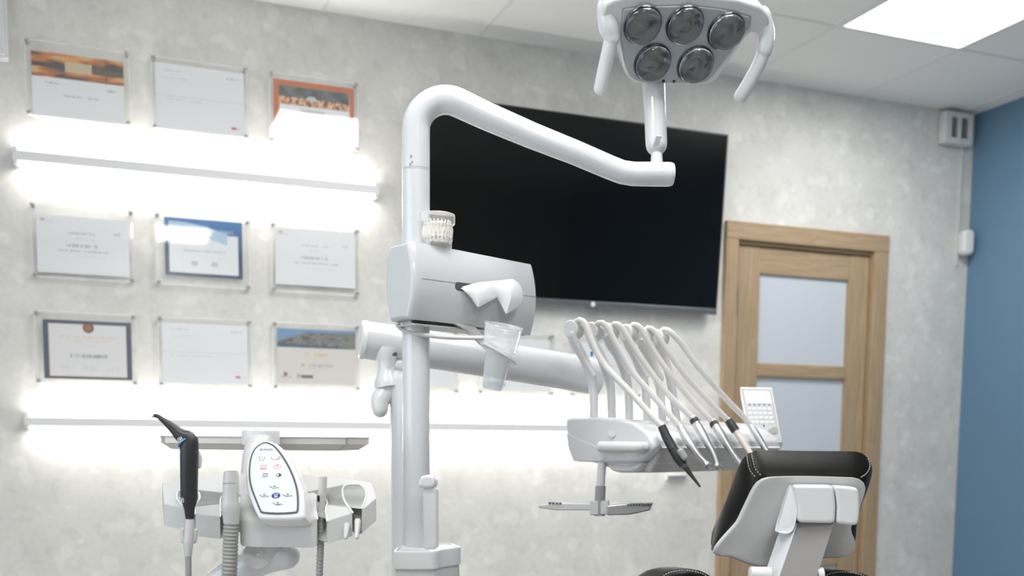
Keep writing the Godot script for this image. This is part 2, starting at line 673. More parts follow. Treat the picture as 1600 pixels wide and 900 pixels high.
const EXPOSURE := 0.99
const PANEL := 1.95
const STRIP := 0.25
const DAYLIGHT := 2.7
const CAMBASIS := Basis(Vector3(0.933327, 0.007586, 0.358947), Vector3(0.027086, 0.99544, -0.091464), Vector3(-0.358004, 0.095088, 0.928866))
const CEIL := 2.69
const RIGHT := 4.212

func materials() -> void:
	var m := mat("concrete_wallpaper", Color.WHITE, 0.75)
	m.albedo_texture = concrete()
	m.uv1_triplanar = true
	m.uv1_world_triplanar = true
	m.uv1_scale = Vector3.ONE * 0.62
	mat("blue_paint", Color(0.385, 0.515, 0.62), 0.6)
	mat("wall_paint", Color(0.68, 0.68, 0.68), 0.8)
	mat("floor_vinyl", Color(0.70, 0.695, 0.685), 0.5)
	mat("ceiling_white", Color(0.92, 0.92, 0.915), 0.85)
	mat("grid_white", Color(0.88, 0.88, 0.88), 0.6)
	glow("panel_glow", Color(1, 1, 1), 3.0)
	glow("strip_glow", Color(1, 0.99, 0.97), 2.0)
	mat("aluminium_white", Color(0.90, 0.90, 0.90), 0.5)
	var w := mat("oak", Color.WHITE, 0.5)
	w.albedo_texture = grain(Color(0.61, 0.515, 0.40), Color(0.74, 0.65, 0.53), true, 7)
	w.uv1_triplanar = true
	w.uv1_scale = Vector3(2.0, 2.0, 2.0)
	var w2 := mat("oak_across", Color.WHITE, 0.5)
	w2.albedo_texture = grain(Color(0.61, 0.515, 0.40), Color(0.74, 0.65, 0.53), false, 8)
	w2.uv1_triplanar = true
	w2.uv1_scale = Vector3(2.0, 2.0, 2.0)
	mat("frosted_glass", Color(0.80, 0.825, 0.855), 0.35)
	mat("dark_metal", Color(0.13, 0.12, 0.11), 0.4, 0.6)
	mat("screen_black", Color(0.035, 0.035, 0.037), 0.12)
	mat("bezel_black", Color(0.05, 0.05, 0.055), 0.35)
	mat("bezel_grey", Color(0.42, 0.43, 0.45), 0.35, 0.3)
	mat("white_plastic", Color(0.86, 0.863, 0.868), 0.22)
	mat("enamel", Color(0.82, 0.827, 0.837), 0.14)
	mat("holder_white", Color(0.79, 0.797, 0.81), 0.14)
	mat("soft_white", Color(0.85, 0.85, 0.853), 0.45)
	mat("grey_plastic", Color(0.78, 0.78, 0.772), 0.34)
	mat("mid_grey", Color(0.62, 0.62, 0.61), 0.42)
	mat("dark_grey", Color(0.32, 0.33, 0.35), 0.4)
	mat("console_front", Color(0.76, 0.755, 0.745), 0.45)
	mat("post_grey", Color(0.53, 0.52, 0.51), 0.5)
	mat("gap_black", Color(0.06, 0.06, 0.065), 0.6)
	mat("black_rubber", Color(0.165, 0.165, 0.17), 0.45)
	mat("blue_ring", Color(0.30, 0.55, 0.80), 0.4)
	mat("print_white", Color(0.92, 0.92, 0.92), 0.6)
	mat("chrome", Color(0.86, 0.87, 0.88), 0.12, 1.0)
	mat("steel", Color(0.74, 0.73, 0.71), 0.30, 1.0)
	mat("tray_steel", Color(0.78, 0.765, 0.74), 0.36, 0.45)
	mat("satin_steel", Color(0.80, 0.80, 0.80), 0.32, 0.9)
	mat("lamp_plate", Color(0.66, 0.68, 0.70), 0.35)
	mat("reflector", Color(0.36, 0.365, 0.38), 0.06, 1.0)
	var g := mat("lens_glass", Color(0.97, 0.98, 0.99, 0.02), 0.03)
	g.transparency = BaseMaterial3D.TRANSPARENCY_ALPHA
	g.refraction_enabled = true
	g.refraction_scale = 0.05
	var a := mat("acrylic", Color(0.95, 0.97, 0.97, 0.03), 0.04)
	a.transparency = BaseMaterial3D.TRANSPARENCY_ALPHA
	var ae := mat("acrylic_edge", Color(0.93, 0.935, 0.93, 0.55), 0.4)
	ae.transparency = BaseMaterial3D.TRANSPARENCY_ALPHA
	mat("pin_steel", Color(0.60, 0.60, 0.60), 0.4, 0.5)
	var ja := mat("clear_resin", Color(0.95, 0.945, 0.93, 0.22), 0.06)
	ja.transparency = BaseMaterial3D.TRANSPARENCY_ALPHA
	mat("tooth_ivory", Color(0.89, 0.875, 0.84), 0.2)
	var cu := mat("cup_plastic", Color(0.94, 0.95, 0.955, 0.28), 0.12)
	cu.transparency = BaseMaterial3D.TRANSPARENCY_ALPHA
	var ti := mat("tissue_white", Color(0.87, 0.87, 0.875), 0.9)
	ti.backlight_enabled = true
	ti.backlight = Color(0.25, 0.25, 0.25)
	var le := mat("leather", Color(0.085, 0.081, 0.078), 0.34)
	le.metallic_specular = 0.30
	var ln := NoiseTexture2D.new()
	ln.width = 512
	ln.height = 512
	ln.seamless = true
	var lf := FastNoiseLite.new()
	lf.noise_type = FastNoiseLite.TYPE_CELLULAR
	lf.frequency = 0.06
	lf.seed = 4
	ln.noise = lf
	le.heightmap_enabled = true
	le.heightmap_texture = ln
	le.heightmap_scale = 0.018
	le.uv1_triplanar = true
	le.uv1_scale = Vector3.ONE * 20.0
	mat("thread", Color(0.62, 0.60, 0.57), 0.8)
	mat("hose_white", Color(0.87, 0.86, 0.85), 0.45)
	mat("trunking_grey", Color(0.80, 0.80, 0.795), 0.6)
	mat("pink_white", Color(0.86, 0.82, 0.80), 0.4)
	mat("display_white", Color(0.93, 0.93, 0.90), 0.4)
	mat("keypad_grey", Color(0.76, 0.77, 0.79), 0.4)

func room() -> void:
	# back wall with the opening for the door
	var back := thing("wall_back", "long grey concrete-look wall behind the dental equipment", "wall", Transform3D(), "", "structure")
	var s := Shape.new()
	s.box(Vector3(4.87, 2.9, 0.2), Vector3(2.79 - 4.87 / 2, 1.35, -0.1))
	s.box(Vector3(0.82, 0.83, 0.2), Vector3(3.20, 2.385, -0.1))
	s.box(Vector3(0.95, 2.9, 0.2), Vector3(3.61 + 0.475, 1.35, -0.1))
	part(back, "wallpaper", s, M.concrete_wallpaper)
	single("wall_right", "plain blue painted wall at the right edge", "wall", boxed(Vector3(0.2, 2.9, 5.9), Vector3(RIGHT + 0.1, 1.35, 2.65)), M.blue_paint, Transform3D(), "", "structure")
	var lw := Shape.new()
	lw.box(Vector3(0.2, 2.9, 2.0), Vector3(-2.1, 1.35, 0.8))
	lw.box(Vector3(0.2, 2.9, 1.4), Vector3(-2.1, 1.35, 4.9))
	lw.box(Vector3(0.2, 0.8, 2.4), Vector3(-2.1, 0.3, 3.0))
	lw.box(Vector3(0.2, 0.4, 2.4), Vector3(-2.1, 2.6, 3.0))
	var wl := thing("wall_left", "pale side wall with a wide window, outside the frame on the left", "wall", Transform3D(), "", "structure")
	part(wl, "plaster", lw, M.wall_paint)
	var wi := thing("window_1", "wide window in the side wall left of the frame", "window", Transform3D(Basis(), Vector3(-2.1, 1.55, 3.0)), "", "structure")
	for k in [[0.06, 2.4, 0.72, 0.0], [0.06, 2.4, -0.72, 0.0]]:
		part(wi, "window_frame", boxed(Vector3(0.07, k[0], k[1]), Vector3(0, k[2], k[3]), 0.004), M.white_plastic)
	for z in [-1.17, 0.0, 1.17]:
		part(wi, "window_frame", boxed(Vector3(0.07, 1.38, 0.06), Vector3(0, 0, z), 0.004), M.white_plastic)
	for z in [-0.585, 0.585]:
		part(wi, "glass_pane", boxed(Vector3(0.006, 1.38, 1.11), Vector3(0, 0, z)), M.acrylic)
	area("window_daylight", Vector2(2.3, 1.38), Vector3(0.06, 0, 0), Vector3.RIGHT, DAYLIGHT, Color(0.93, 0.97, 1.0), wi)
	single("wall_rear", "pale grey wall behind the camera", "wall", boxed(Vector3(6.6, 2.9, 0.2), Vector3(1.1, 1.35, 5.5)), M.wall_paint, Transform3D(), "", "structure")
	single("floor", "grey vinyl floor below the frame", "floor", boxed(Vector3(6.8, 0.1, 5.9), Vector3(1.1, -0.05, 2.65)), M.floor_vinyl, Transform3D(), "", "structure")
	var c := thing("ceiling", "white suspended ceiling of square tiles in a thin grid", "ceiling", Transform3D(), "", "structure")
	part(c, "deck", boxed(Vector3(6.8, 0.1, 5.9), Vector3(1.1, 2.80, 2.65)), M.ceiling_white)
	var xs := [-2.0]
	for k in 10:
		xs.append(1.485 - 0.657 * 5 + 0.657 * k)
	xs[0] = -2.05
	xs.append(RIGHT + 0.05)
	var zs := [-0.05]
	for k in 8:
		zs.append(0.649 + 0.657 * k)
	zs.append(5.45)
	var bars := Shape.new()
	for i in range(1, xs.size() - 1):
		bars.box(Vector3(0.016, 0.03, 5.5), Vector3(xs[i], CEIL + 0.0155, 2.7))
	for k in range(1, zs.size() - 1):
		bars.box(Vector3(6.26, 0.03, 0.016), Vector3(1.08, CEIL + 0.016, zs[k]))
	part(c, "ceiling_grid", bars, M.grid_white)
	var shared := {}
	for i in xs.size() - 1:
		for k in zs.size() - 1:
			var lit := false
			for p in PANELS:
				if absf((xs[i] + xs[i + 1]) / 2 - p.x) < 0.1 and absf((zs[k] + zs[k + 1]) / 2 - p.y) < 0.1:
					lit = true
			if lit:
				continue
			var size := Vector3(xs[i + 1] - xs[i] - 0.010, 0.014, zs[k + 1] - zs[k] - 0.010)
			var key := Vector3i((size * 1000.0).round())
			if not shared.has(key):
				shared[key] = boxed(size, Vector3.ZERO, 0.002).mesh()
			var o := part(c, "ceiling_tile", shared[key], M.ceiling_white)
			o.position = Vector3((xs[i] + xs[i + 1]) / 2, CEIL + 0.011, (zs[k] + zs[k + 1]) / 2)

# middles (x, z) of the lit ceiling panels
const PANELS := [Vector2(3.1275, 0.9775), Vector2(1.1565, 1.6345), Vector2(0.4995, 4.9195), Vector2(1.1565, 2.9485), Vector2(-0.1575, 2.9485)]

func ceiling_lights() -> void:
	var words := ["bright square ceiling light panel near the blue wall", "square ceiling light panel above the certificates, out of frame", "square ceiling light panel behind the camera, out of frame", "square ceiling light panel above the dental chair, out of frame", "square ceiling light panel above the assistant console, out of frame"]
	for i in PANELS.size():
		var p: Vector2 = PANELS[i]
		var o := thing("ceiling_light", words[i], "ceiling light", Transform3D(Basis(), Vector3(p.x, CEIL, p.y)))
		var s := Shape.new()
		for k in [[0.64, 0.016, 0, 0.312], [0.64, 0.016, 0, -0.312], [0.016, 0.61, 0.312, 0], [0.016, 0.61, -0.312, 0]]:
			s.box(Vector3(k[0], 0.05, k[1]), Vector3(k[2], 0.021, k[3]), 0.002)
		part(o, "light_frame", s, M.grid_white)
		var d := Shape.new()
		d.prism(Shape.rounded(PackedVector2Array([Vector2(-0.304, -0.304), Vector2(0.304, -0.304), Vector2(0.304, 0.304), Vector2(-0.304, 0.304)]), 0.012), 0, 0.01)
		var g := part(o, "light_diffuser", d, M.panel_glow)
		g.transform = Transform3D(Basis(Vector3.RIGHT, PI / 2), Vector3(0, 0.014, 0))
		area("panel_lamp", Vector2(0.6, 0.6), Vector3(0, 0.002, 0), Vector3.DOWN, PANEL, Color(1.0, 0.995, 0.985), o)

func door() -> void:
	var o := thing("door_1", "oak door with frosted glass panes right of the television", "door", Transform3D(Basis(), Vector3(2.72, 0, 0)), "", "structure")
	var w := 0.958
	var top := 2.037
	# frame: two jambs and a head, standing a little proud of the wall
	for x in [[0.0, 0.070], [w - 0.088, w]]:
		part(o, "door_jamb", span(Vector3(x[0], 0, -0.12), Vector3(x[1], top - 0.082, 0.022), 0.006), M.oak)
	part(o, "door_head", span(Vector3(0, top - 0.084, -0.12), Vector3(w, top, 0.024), 0.006), M.oak_across)
	part(o, "door_stop", span(Vector3(0.08, top - 0.10, -0.16), Vector3(w - 0.08, top - 0.084, 0.0), 0.003), M.oak_across)
	var leaf := Node3D.new()
	leaf.name = "door_leaf"
	o.add_child(leaf)
	var l := 0.0745
	var r := w - 0.092
	var lt := top - 0.104
	var zf := -0.012
	var zb := -0.052
	part(leaf, "door_stile", span(Vector3(l, 0.01, zb), Vector3(l + 0.1415, lt, zf), 0.004), M.oak)
	part(leaf, "door_stile", span(Vector3(r - 0.124, 0.01, zb), Vector3(r, lt, zf), 0.004), M.oak)
	var x0 := l + 0.1395
	var x1 := r - 0.122
	part(leaf, "door_rail", span(Vector3(x0, lt - 0.125, zb), Vector3(x1, lt, zf - 0.002), 0.006), M.oak_across)
	var ys := [Vector3(3.2076, 1.3491, -0.03).y, Vector3(3.2198, 0.882, -0.03).y, Vector3(3.2403, 0.4022, -0.03).y]
	var edge := lt - 0.123
	for y in ys:
		part(leaf, "door_rail", span(Vector3(x0, y - 0.035, zb + 0.002), Vector3(x1, y + 0.035, zf + 0.004), 0.014), M.oak_across)
		part(leaf, "glass_pane", span(Vector3(x0 + 0.002, y + 0.02, -0.038), Vector3(x1 - 0.002, edge + 0.01, -0.030)), M.frosted_glass)
		edge = y
	part(leaf, "door_rail", span(Vector3(x0, 0.012, zb), Vector3(x1, edge - 0.3, zf - 0.002), 0.006), M.oak_across)
	part(leaf, "glass_pane", span(Vector3(x0 + 0.002, edge - 0.31, -0.038), Vector3(x1 - 0.002, edge + 0.01, -0.030)), M.frosted_glass)
	for y in [Vector3(2.7951, 1.6669, 0.0).y, 0.30]:
		var s := Shape.new()
		s.tube([Vector3(0.0735, y - 0.062, 0.004), Vector3(0.0735, y + 0.062, 0.004)], 0.0075, 12)
		part(o, "hinge", s, M.dark_metal)
	# the dark corridor behind closes the opening
	part(o, "door_backing", span(Vector3(0.06, 0, -0.2), Vector3(w - 0.06, top - 0.05, -0.18)), M.oak)

func television() -> void:
	var tr := Vector3(2.652, 2.3902, 0.115)
	var br := Vector3(2.6519, 1.5905, 0.055)
	var o := thing("television", "large black wall-mounted flat-screen television behind the lamp arm", "television", Transform3D(Basis(Vector3.RIGHT, atan2(0.060, tr.y - br.y)), Vector3(br.x, br.y, 0.055)))
	var h := Vector2(tr.y - br.y, 0.060).length()
	var w := 1.46
	part(o, "back_cover", span(Vector3(-w + 0.02, 0.02, -0.042), Vector3(-0.02, h - 0.02, -0.012), 0.01), M.bezel_black)
	part(o, "screen", span(Vector3(-w + 0.008, 0.026, -0.014), Vector3(-0.008, h - 0.008, 0.0), 0.0005), M.screen_black)
	part(o, "bezel", span(Vector3(-w, h - 0.009, -0.018), Vector3(0, h, 0.003), 0.002), M.bezel_black)
	for x in [[-w, -w + 0.009], [-0.009, 0.0]]:
		part(o, "bezel", span(Vector3(x[0], 0.02, -0.018), Vector3(x[1], h - 0.008, 0.003), 0.002), M.bezel_black)
	part(o, "lower_trim", span(Vector3(-w, 0, -0.02), Vector3(0, 0.027, 0.005), 0.003), M.bezel_grey, 38.0, "grey strip along the bottom edge")
	var s := Shape.new()
	s.prism(Shape.disc(0.0105), 0.004, 0.009, 0.002)
	s.x = Transform3D(Basis(), Vector3.ZERO)
	var lg := part(o, "power_light", s, M.print_white, 38.0, "small white lit dot in the bottom strip")
	lg.position = Vector3(-0.642, 0.014, 0)
	part(o, "sensor", boxed(Vector3(0.06, 0.014, 0.012), Vector3(-0.642, -0.002, -0.002), 0.004), M.bezel_grey)
	var b := Shape.new()
	b.box(Vector3(0.5, 0.2, 0.04), Vector3(-w / 2, h / 2 + 0.1, -0.06))
	part(o, "wall_bracket", b, M.dark_metal)

func led_strip(label: String, a: Vector3, b: Vector3, face: float) -> void:
	var o := thing("wall_light", label, "wall light", Transform3D(Basis(), Vector3((a.x + b.x) / 2, (a.y + b.y) / 2, 0)), "linear lights on the concrete wall")
	var w := b.x - a.x
	var hh := face / 2
	part(o, "light_housing", boxed(Vector3(w, face, 0.062), Vector3(0, 0, 0.031), 0.002), M.aluminium_white)
	for s in [1.0, -1.0]:
		part(o, "end_cap", boxed(Vector3(0.016, face + 0.028, 0.056), Vector3(s * (w / 2 - 0.010), 0, 0.031), 0.006), M.aluminium_white)
		var p := PackedVector2Array()
		for k in 9:
			var an := PI * k / 8.0
			p.append(Vector2(0.031 + cos(an) * 0.026, s * (hh - 0.001 + sin(an) * 0.014)))
		var d := Shape.new()
		d.prism(p, -w / 2 + 0.018, w / 2 - 0.018)
		var n := part(o, "light_diffuser", d, M.strip_glow)
		n.transform = Transform3D(Basis(Vector3(0, 0, 1), Vector3(0, 1, 0), Vector3(-1, 0, 0)), Vector3.ZERO)
		area("strip_lamp", Vector2(w - 0.04, 0.05), Vector3(0, s * (hh + 0.016), 0.032), Vector3(0, s, 0), STRIP * w, Color(1.0, 0.99, 0.965), o)

func wall_lights() -> void:
	led_strip("shorter white linear wall light between upper and middle certificate rows", Vector3(-0.3086, 1.9944, 0.06), Vector3(1.041, 2.0205, 0.06), 0.034)
	led_strip("longer white linear wall light below the lowest certificate row", Vector3(Vector3(-0.3032, 1.0513, 0.06).x, 1.055, 0), Vector3(2.5, 1.055, 0), 0.031)

func certificates() -> void:
	var cx := [-0.081, 0.350, 0.786, 1.216, 1.661, 2.10]
	var words := ["certificate with an orange sunset photo, top left in clear acrylic", "plain white certificate between the sunset and the orange-bordered ones, top row", "certificate with orange border and dark town photo, top row", "white diploma with grey lines, left of the blue-bordered certificate", "blue-bordered certificate in the middle of the middle row", "white diploma with grey lines, right of the blue-bordered certificate", "navy-bordered certificate with a round brown seal, lowest row", "plain white certificate right of the navy-bordered one, lowest row", "cream certificate with a sea and town photo, lowest row", "white certificate half hidden behind the lamp pole and delivery arm", "white certificate with a blue line, behind the translucent cup", "white certificate behind the instrument hoses, below the television"]
	var list := [[0, 0], [1, 0], [2, 0], [0, 1], [1, 1], [2, 1], [0, 2], [1, 2], [2, 2], [3, 2], [4, 2], [5, 2]]
	var cy := [2.294, 1.719, 1.331]
	var sizes := {0: Vector2(0.313, 0.236), 2: Vector2(0.320, 0.212), 4: Vector2(0.290, 0.218), 6: Vector2(0.308, 0.217), 7: Vector2(0.322, 0.230), 8: Vector2(0.318, 0.220), 1: Vector2(0.326, 0.24), 3: Vector2(0.318, 0.208), 5: Vector2(0.322, 0.222)}
	var down := {0: 0.022, 1: 0.008, 2: -0.004, 3: 0.010, 4: -0.012, 5: -0.006, 6: 0.006, 7: 0.004, 8: 0.001}
	var side := {0: 0.0, 6: 0.005, 4: 0.002}
	var plate := boxed(Vector3(0.356, 0.268, 0.004), Vector3.ZERO, 0.0008).mesh()
	var edges := {}
	var pin := Shape.new()
	pin.tube([Vector3(0, 0, -0.024), Vector3(0, 0, 0.004)], 0.006, 12)
	pin.lathe([Vector2(0.0, 0.012), Vector2(0.006, 0.011), Vector2(0.0075, 0.009), Vector2(0.0075, 0.004), Vector2(0.0, 0.0035)], Transform3D(Basis(Vector3.RIGHT, PI / 2), Vector3(0, 0, -0.004)), 14)
	var pins := pin.mesh()
	for i in list.size():
		var q: Array = list[i]
		var o := thing("certificate", words[i], "certificate", Transform3D(Basis(), Vector3(cx[q[0]], cy[q[1]], 0.026)), "framed certificates on the concrete wall")
		var sz: Vector2 = sizes.get(i, Vector2(0.315, 0.220))
		var at := Vector3(side.get(i, 0.0), -down.get(i, 0.0), -0.0035)
		part(o, "acrylic_plate", plate, M.acrylic)
		for k in [[0.356, 0.005, 0, 0.1325], [0.356, 0.004, 0, -0.132], [0.004, 0.262, 0.176, 0], [0.004, 0.262, -0.176, 0]]:
			if not edges.has(k[0] + k[3]):
				edges[k[0] + k[3]] = boxed(Vector3(k[0], k[1], 0.0052), Vector3.ZERO, 0.0012).mesh()
			part(o, "plate_edge", edges[k[0] + k[3]], M.acrylic_edge).position = Vector3(k[2], k[3], 0)
		part(o, "sheet", boxed(Vector3(sz.x, sz.y, 0.0016), at), M.print_white)
		var m := StandardMaterial3D.new()
		m.resource_name = "printed_sheet"
		m.albedo_texture = paper_print(i)
		m.roughness = 0.6
		var f := QuadMesh.new()
		f.size = sz
		var n := part(o, "print", f, m)
		n.position = at + Vector3(0, 0, 0.0009)
		for sx in [-1, 1]:
			for sy in [-1, 1]:
				var b := part(o, "standoff_pin", pins, M.pin_steel)
				b.position = Vector3(sx * 0.168, sy * 0.125, 0)

func wall_fittings() -> void:
	# ventilation grille in the corner under the ceiling
	var v := thing("air_vent", "white air vent with two louvred halves in the ceiling corner", "vent", Transform3D(Basis(), Vector3(4.062, 2.598, 0)))
	var s := Shape.new()
	for k in [[0.178, 0.026, 0, 0.064], [0.178, 0.030, 0, -0.064], [0.040, 0.11, -0.069, 0], [0.016, 0.11, 0.006, 0], [0.022, 0.11, 0.078, 0]]:
		s.box(Vector3(k[0], k[1], 0.05), Vector3(k[2], k[3], 0.030), 0.004)
	s.box(Vector3(0.16, 0.14, 0.012), Vector3(0, 0, 0.008))
	part(v, "vent_frame", s, M.soft_white)
	for x in [-0.0255, 0.0405]:
		for k in 7:
			var l := part(v, "louvre", boxed(Vector3(0.050, 0.003, 0.018), Vector3.ZERO), M.mid_grey)
			l.transform = Transform3D(Basis(Vector3.RIGHT, 0.7), Vector3(x, -0.042 + 0.014 * k, 0.036))
	single("cable_trunking", "thin pale cable trunking running from the vent down to the motion sensor", "trunking", boxed(Vector3(0.012, 0.62, 0.010), Vector3(4.135, 2.235, 0.005), 0.002), M.trunking_grey)
	var d := thing("motion_sensor", "white rounded motion sensor beside the blue wall corner", "sensor", Transform3D(Basis(Vector3.UP, -0.25), Vector3(4.165, 2.035, 0.0)))
	var b := Shape.new()
	b.prism(Shape.rounded(PackedVector2Array([Vector2(-0.034, -0.065), Vector2(0.034, -0.065), Vector2(0.034, 0.065), Vector2(-0.034, 0.065)]), 0.03, 6), 0.012, 0.075, 0.02, 4)
	part(d, "sensor_body", b, M.white_plastic)
	part(d, "sensor_bracket", boxed(Vector3(0.03, 0.05, 0.03), Vector3(0, 0, 0.008), 0.003), M.soft_white)
	var c := thing("wall_cabinet", "white box cut off by the left edge above the sunset certificate", "cabinet", Transform3D(Basis(), Vector3(-0.78, 2.51, 0)))
	part(c, "cabinet_body", boxed(Vector3(0.94, 0.34, 0.05), Vector3(0, 0, 0.025), 0.004), M.white_plastic)
	part(c, "front_panel", boxed(Vector3(0.92, 0.32, 0.012), Vector3(0, 0, 0.056), 0.003), M.white_plastic)
	var k := thing("wall_socket", "small white wall socket under the delivery console", "socket", Transform3D(Basis(), Vector3(2.485, 0.828, 0)))
	part(k, "socket_plate", boxed(Vector3(0.105, 0.026, 0.012), Vector3(0, 0, 0.006), 0.004), M.soft_white)
	part(k, "socket_lid", boxed(Vector3(0.098, 0.006, 0.03), Vector3(0, 0.010, 0.022), 0.002), M.mid_grey)

# ---------------------------------------------------------------- lamp pole and lamp
func lamp_pole() -> void:
	var o := thing("lamp_pole", "tall white tubular pole bending over into the lamp arm", "pole", Transform3D(Basis(), Vector3(0.5759, 0.0, 2.2036)))
	var top: Array = [Vector3(0.0002, 1.4892, 0.0001), Vector3(0.0003, 1.5324, 0.0001)]
	var r := 0.0276
	var base := Vector3(0, 0.5, 0)
	var s := Shape.new()
	s.tube([base, Vector3(0, 1.0, 0), Vector3(0, (top[1] as Vector3).y - 0.004, 0)], r, 40)
	part(o, "pole_tube", s, M.enamel, 50.0)
	# the bend: an arc from upright to the slope of the arm
	var e: Array = [Vector3(0.0003, 1.6073, 0.0001), Vector3(0.0546, 1.6077, 0.021), Vector3(0.0768, 1.6591, 0.0296), Vector3(0.1333, 1.6388, 0.0407), Vector3(0.2203, 1.6056, 0.0635), Vector3(0.3084, 1.5749, 0.0867), Vector3(0.3794, 1.5487, 0.1033), Vector3(0.4009, 1.5412, 0.1095), Vector3(0.4237, 1.5384, 0.1161), Vector3(0.4488, 1.5388, 0.1237), Vector3(0.4944, 1.5396, 0.137)]
	var path := [Vector3(0, (top[1] as Vector3).y, 0), Vector3(0, (e[0] as Vector3).y, 0)]
	var mid: Vector3 = e[1]
	var rx: Vector3 = Vector3(0, mid.y, 0) - mid
	var up := Vector3(0, rx.length(), 0)
	for k in range(1, 12):
		var a := deg_to_rad(114.0) * k / 11.0
		path.append(mid + rx * cos(a) + up * sin(a))
	var radii := []
	for p in path:
		radii.append(r)
	for k in range(3, e.size()):
		path.append(e[k])
	var last := [0.0266, 0.0250, 0.0236, 0.0230, 0.0230, 0.0233, 0.0236, 0.0237]
	radii.append_array(last)
	var d := Shape.new()
	d.tube(path, radii, 40)
	part(o, "lamp_arm", d, M.enamel, 50.0)
	var ring := Shape.new()
	ring.tube([Vector3(0, (top[1] as Vector3).y - 0.0035, 0), Vector3(0, (top[1] as Vector3).y + 0.0005, 0)], r * 0.985, 40)
	part(o, "pole_joint", ring, M.grey_plastic)
	var cap := Shape.new()
	cap.tube([e[-1] - Vector3(0.001, 0, 0), e[-1] + ((e[-1] as Vector3) - (e[-2] as Vector3)).normalized() * 0.006], [0.0238, 0.0220], 40)
	part(o, "arm_cap", cap, M.white_plastic)
	var mk := Shape.new()
	for q in [Vector3(-0.016, 1.5508, 0.023), Vector3(-0.0137, 1.5399, 0.0239), Vector3(-0.0176, 1.5352, 0.0216)]:
		mk.box(Vector3(0.004, 0.005, 0.001), q)
	part(o, "printed_mark", mk, M.mid_grey)

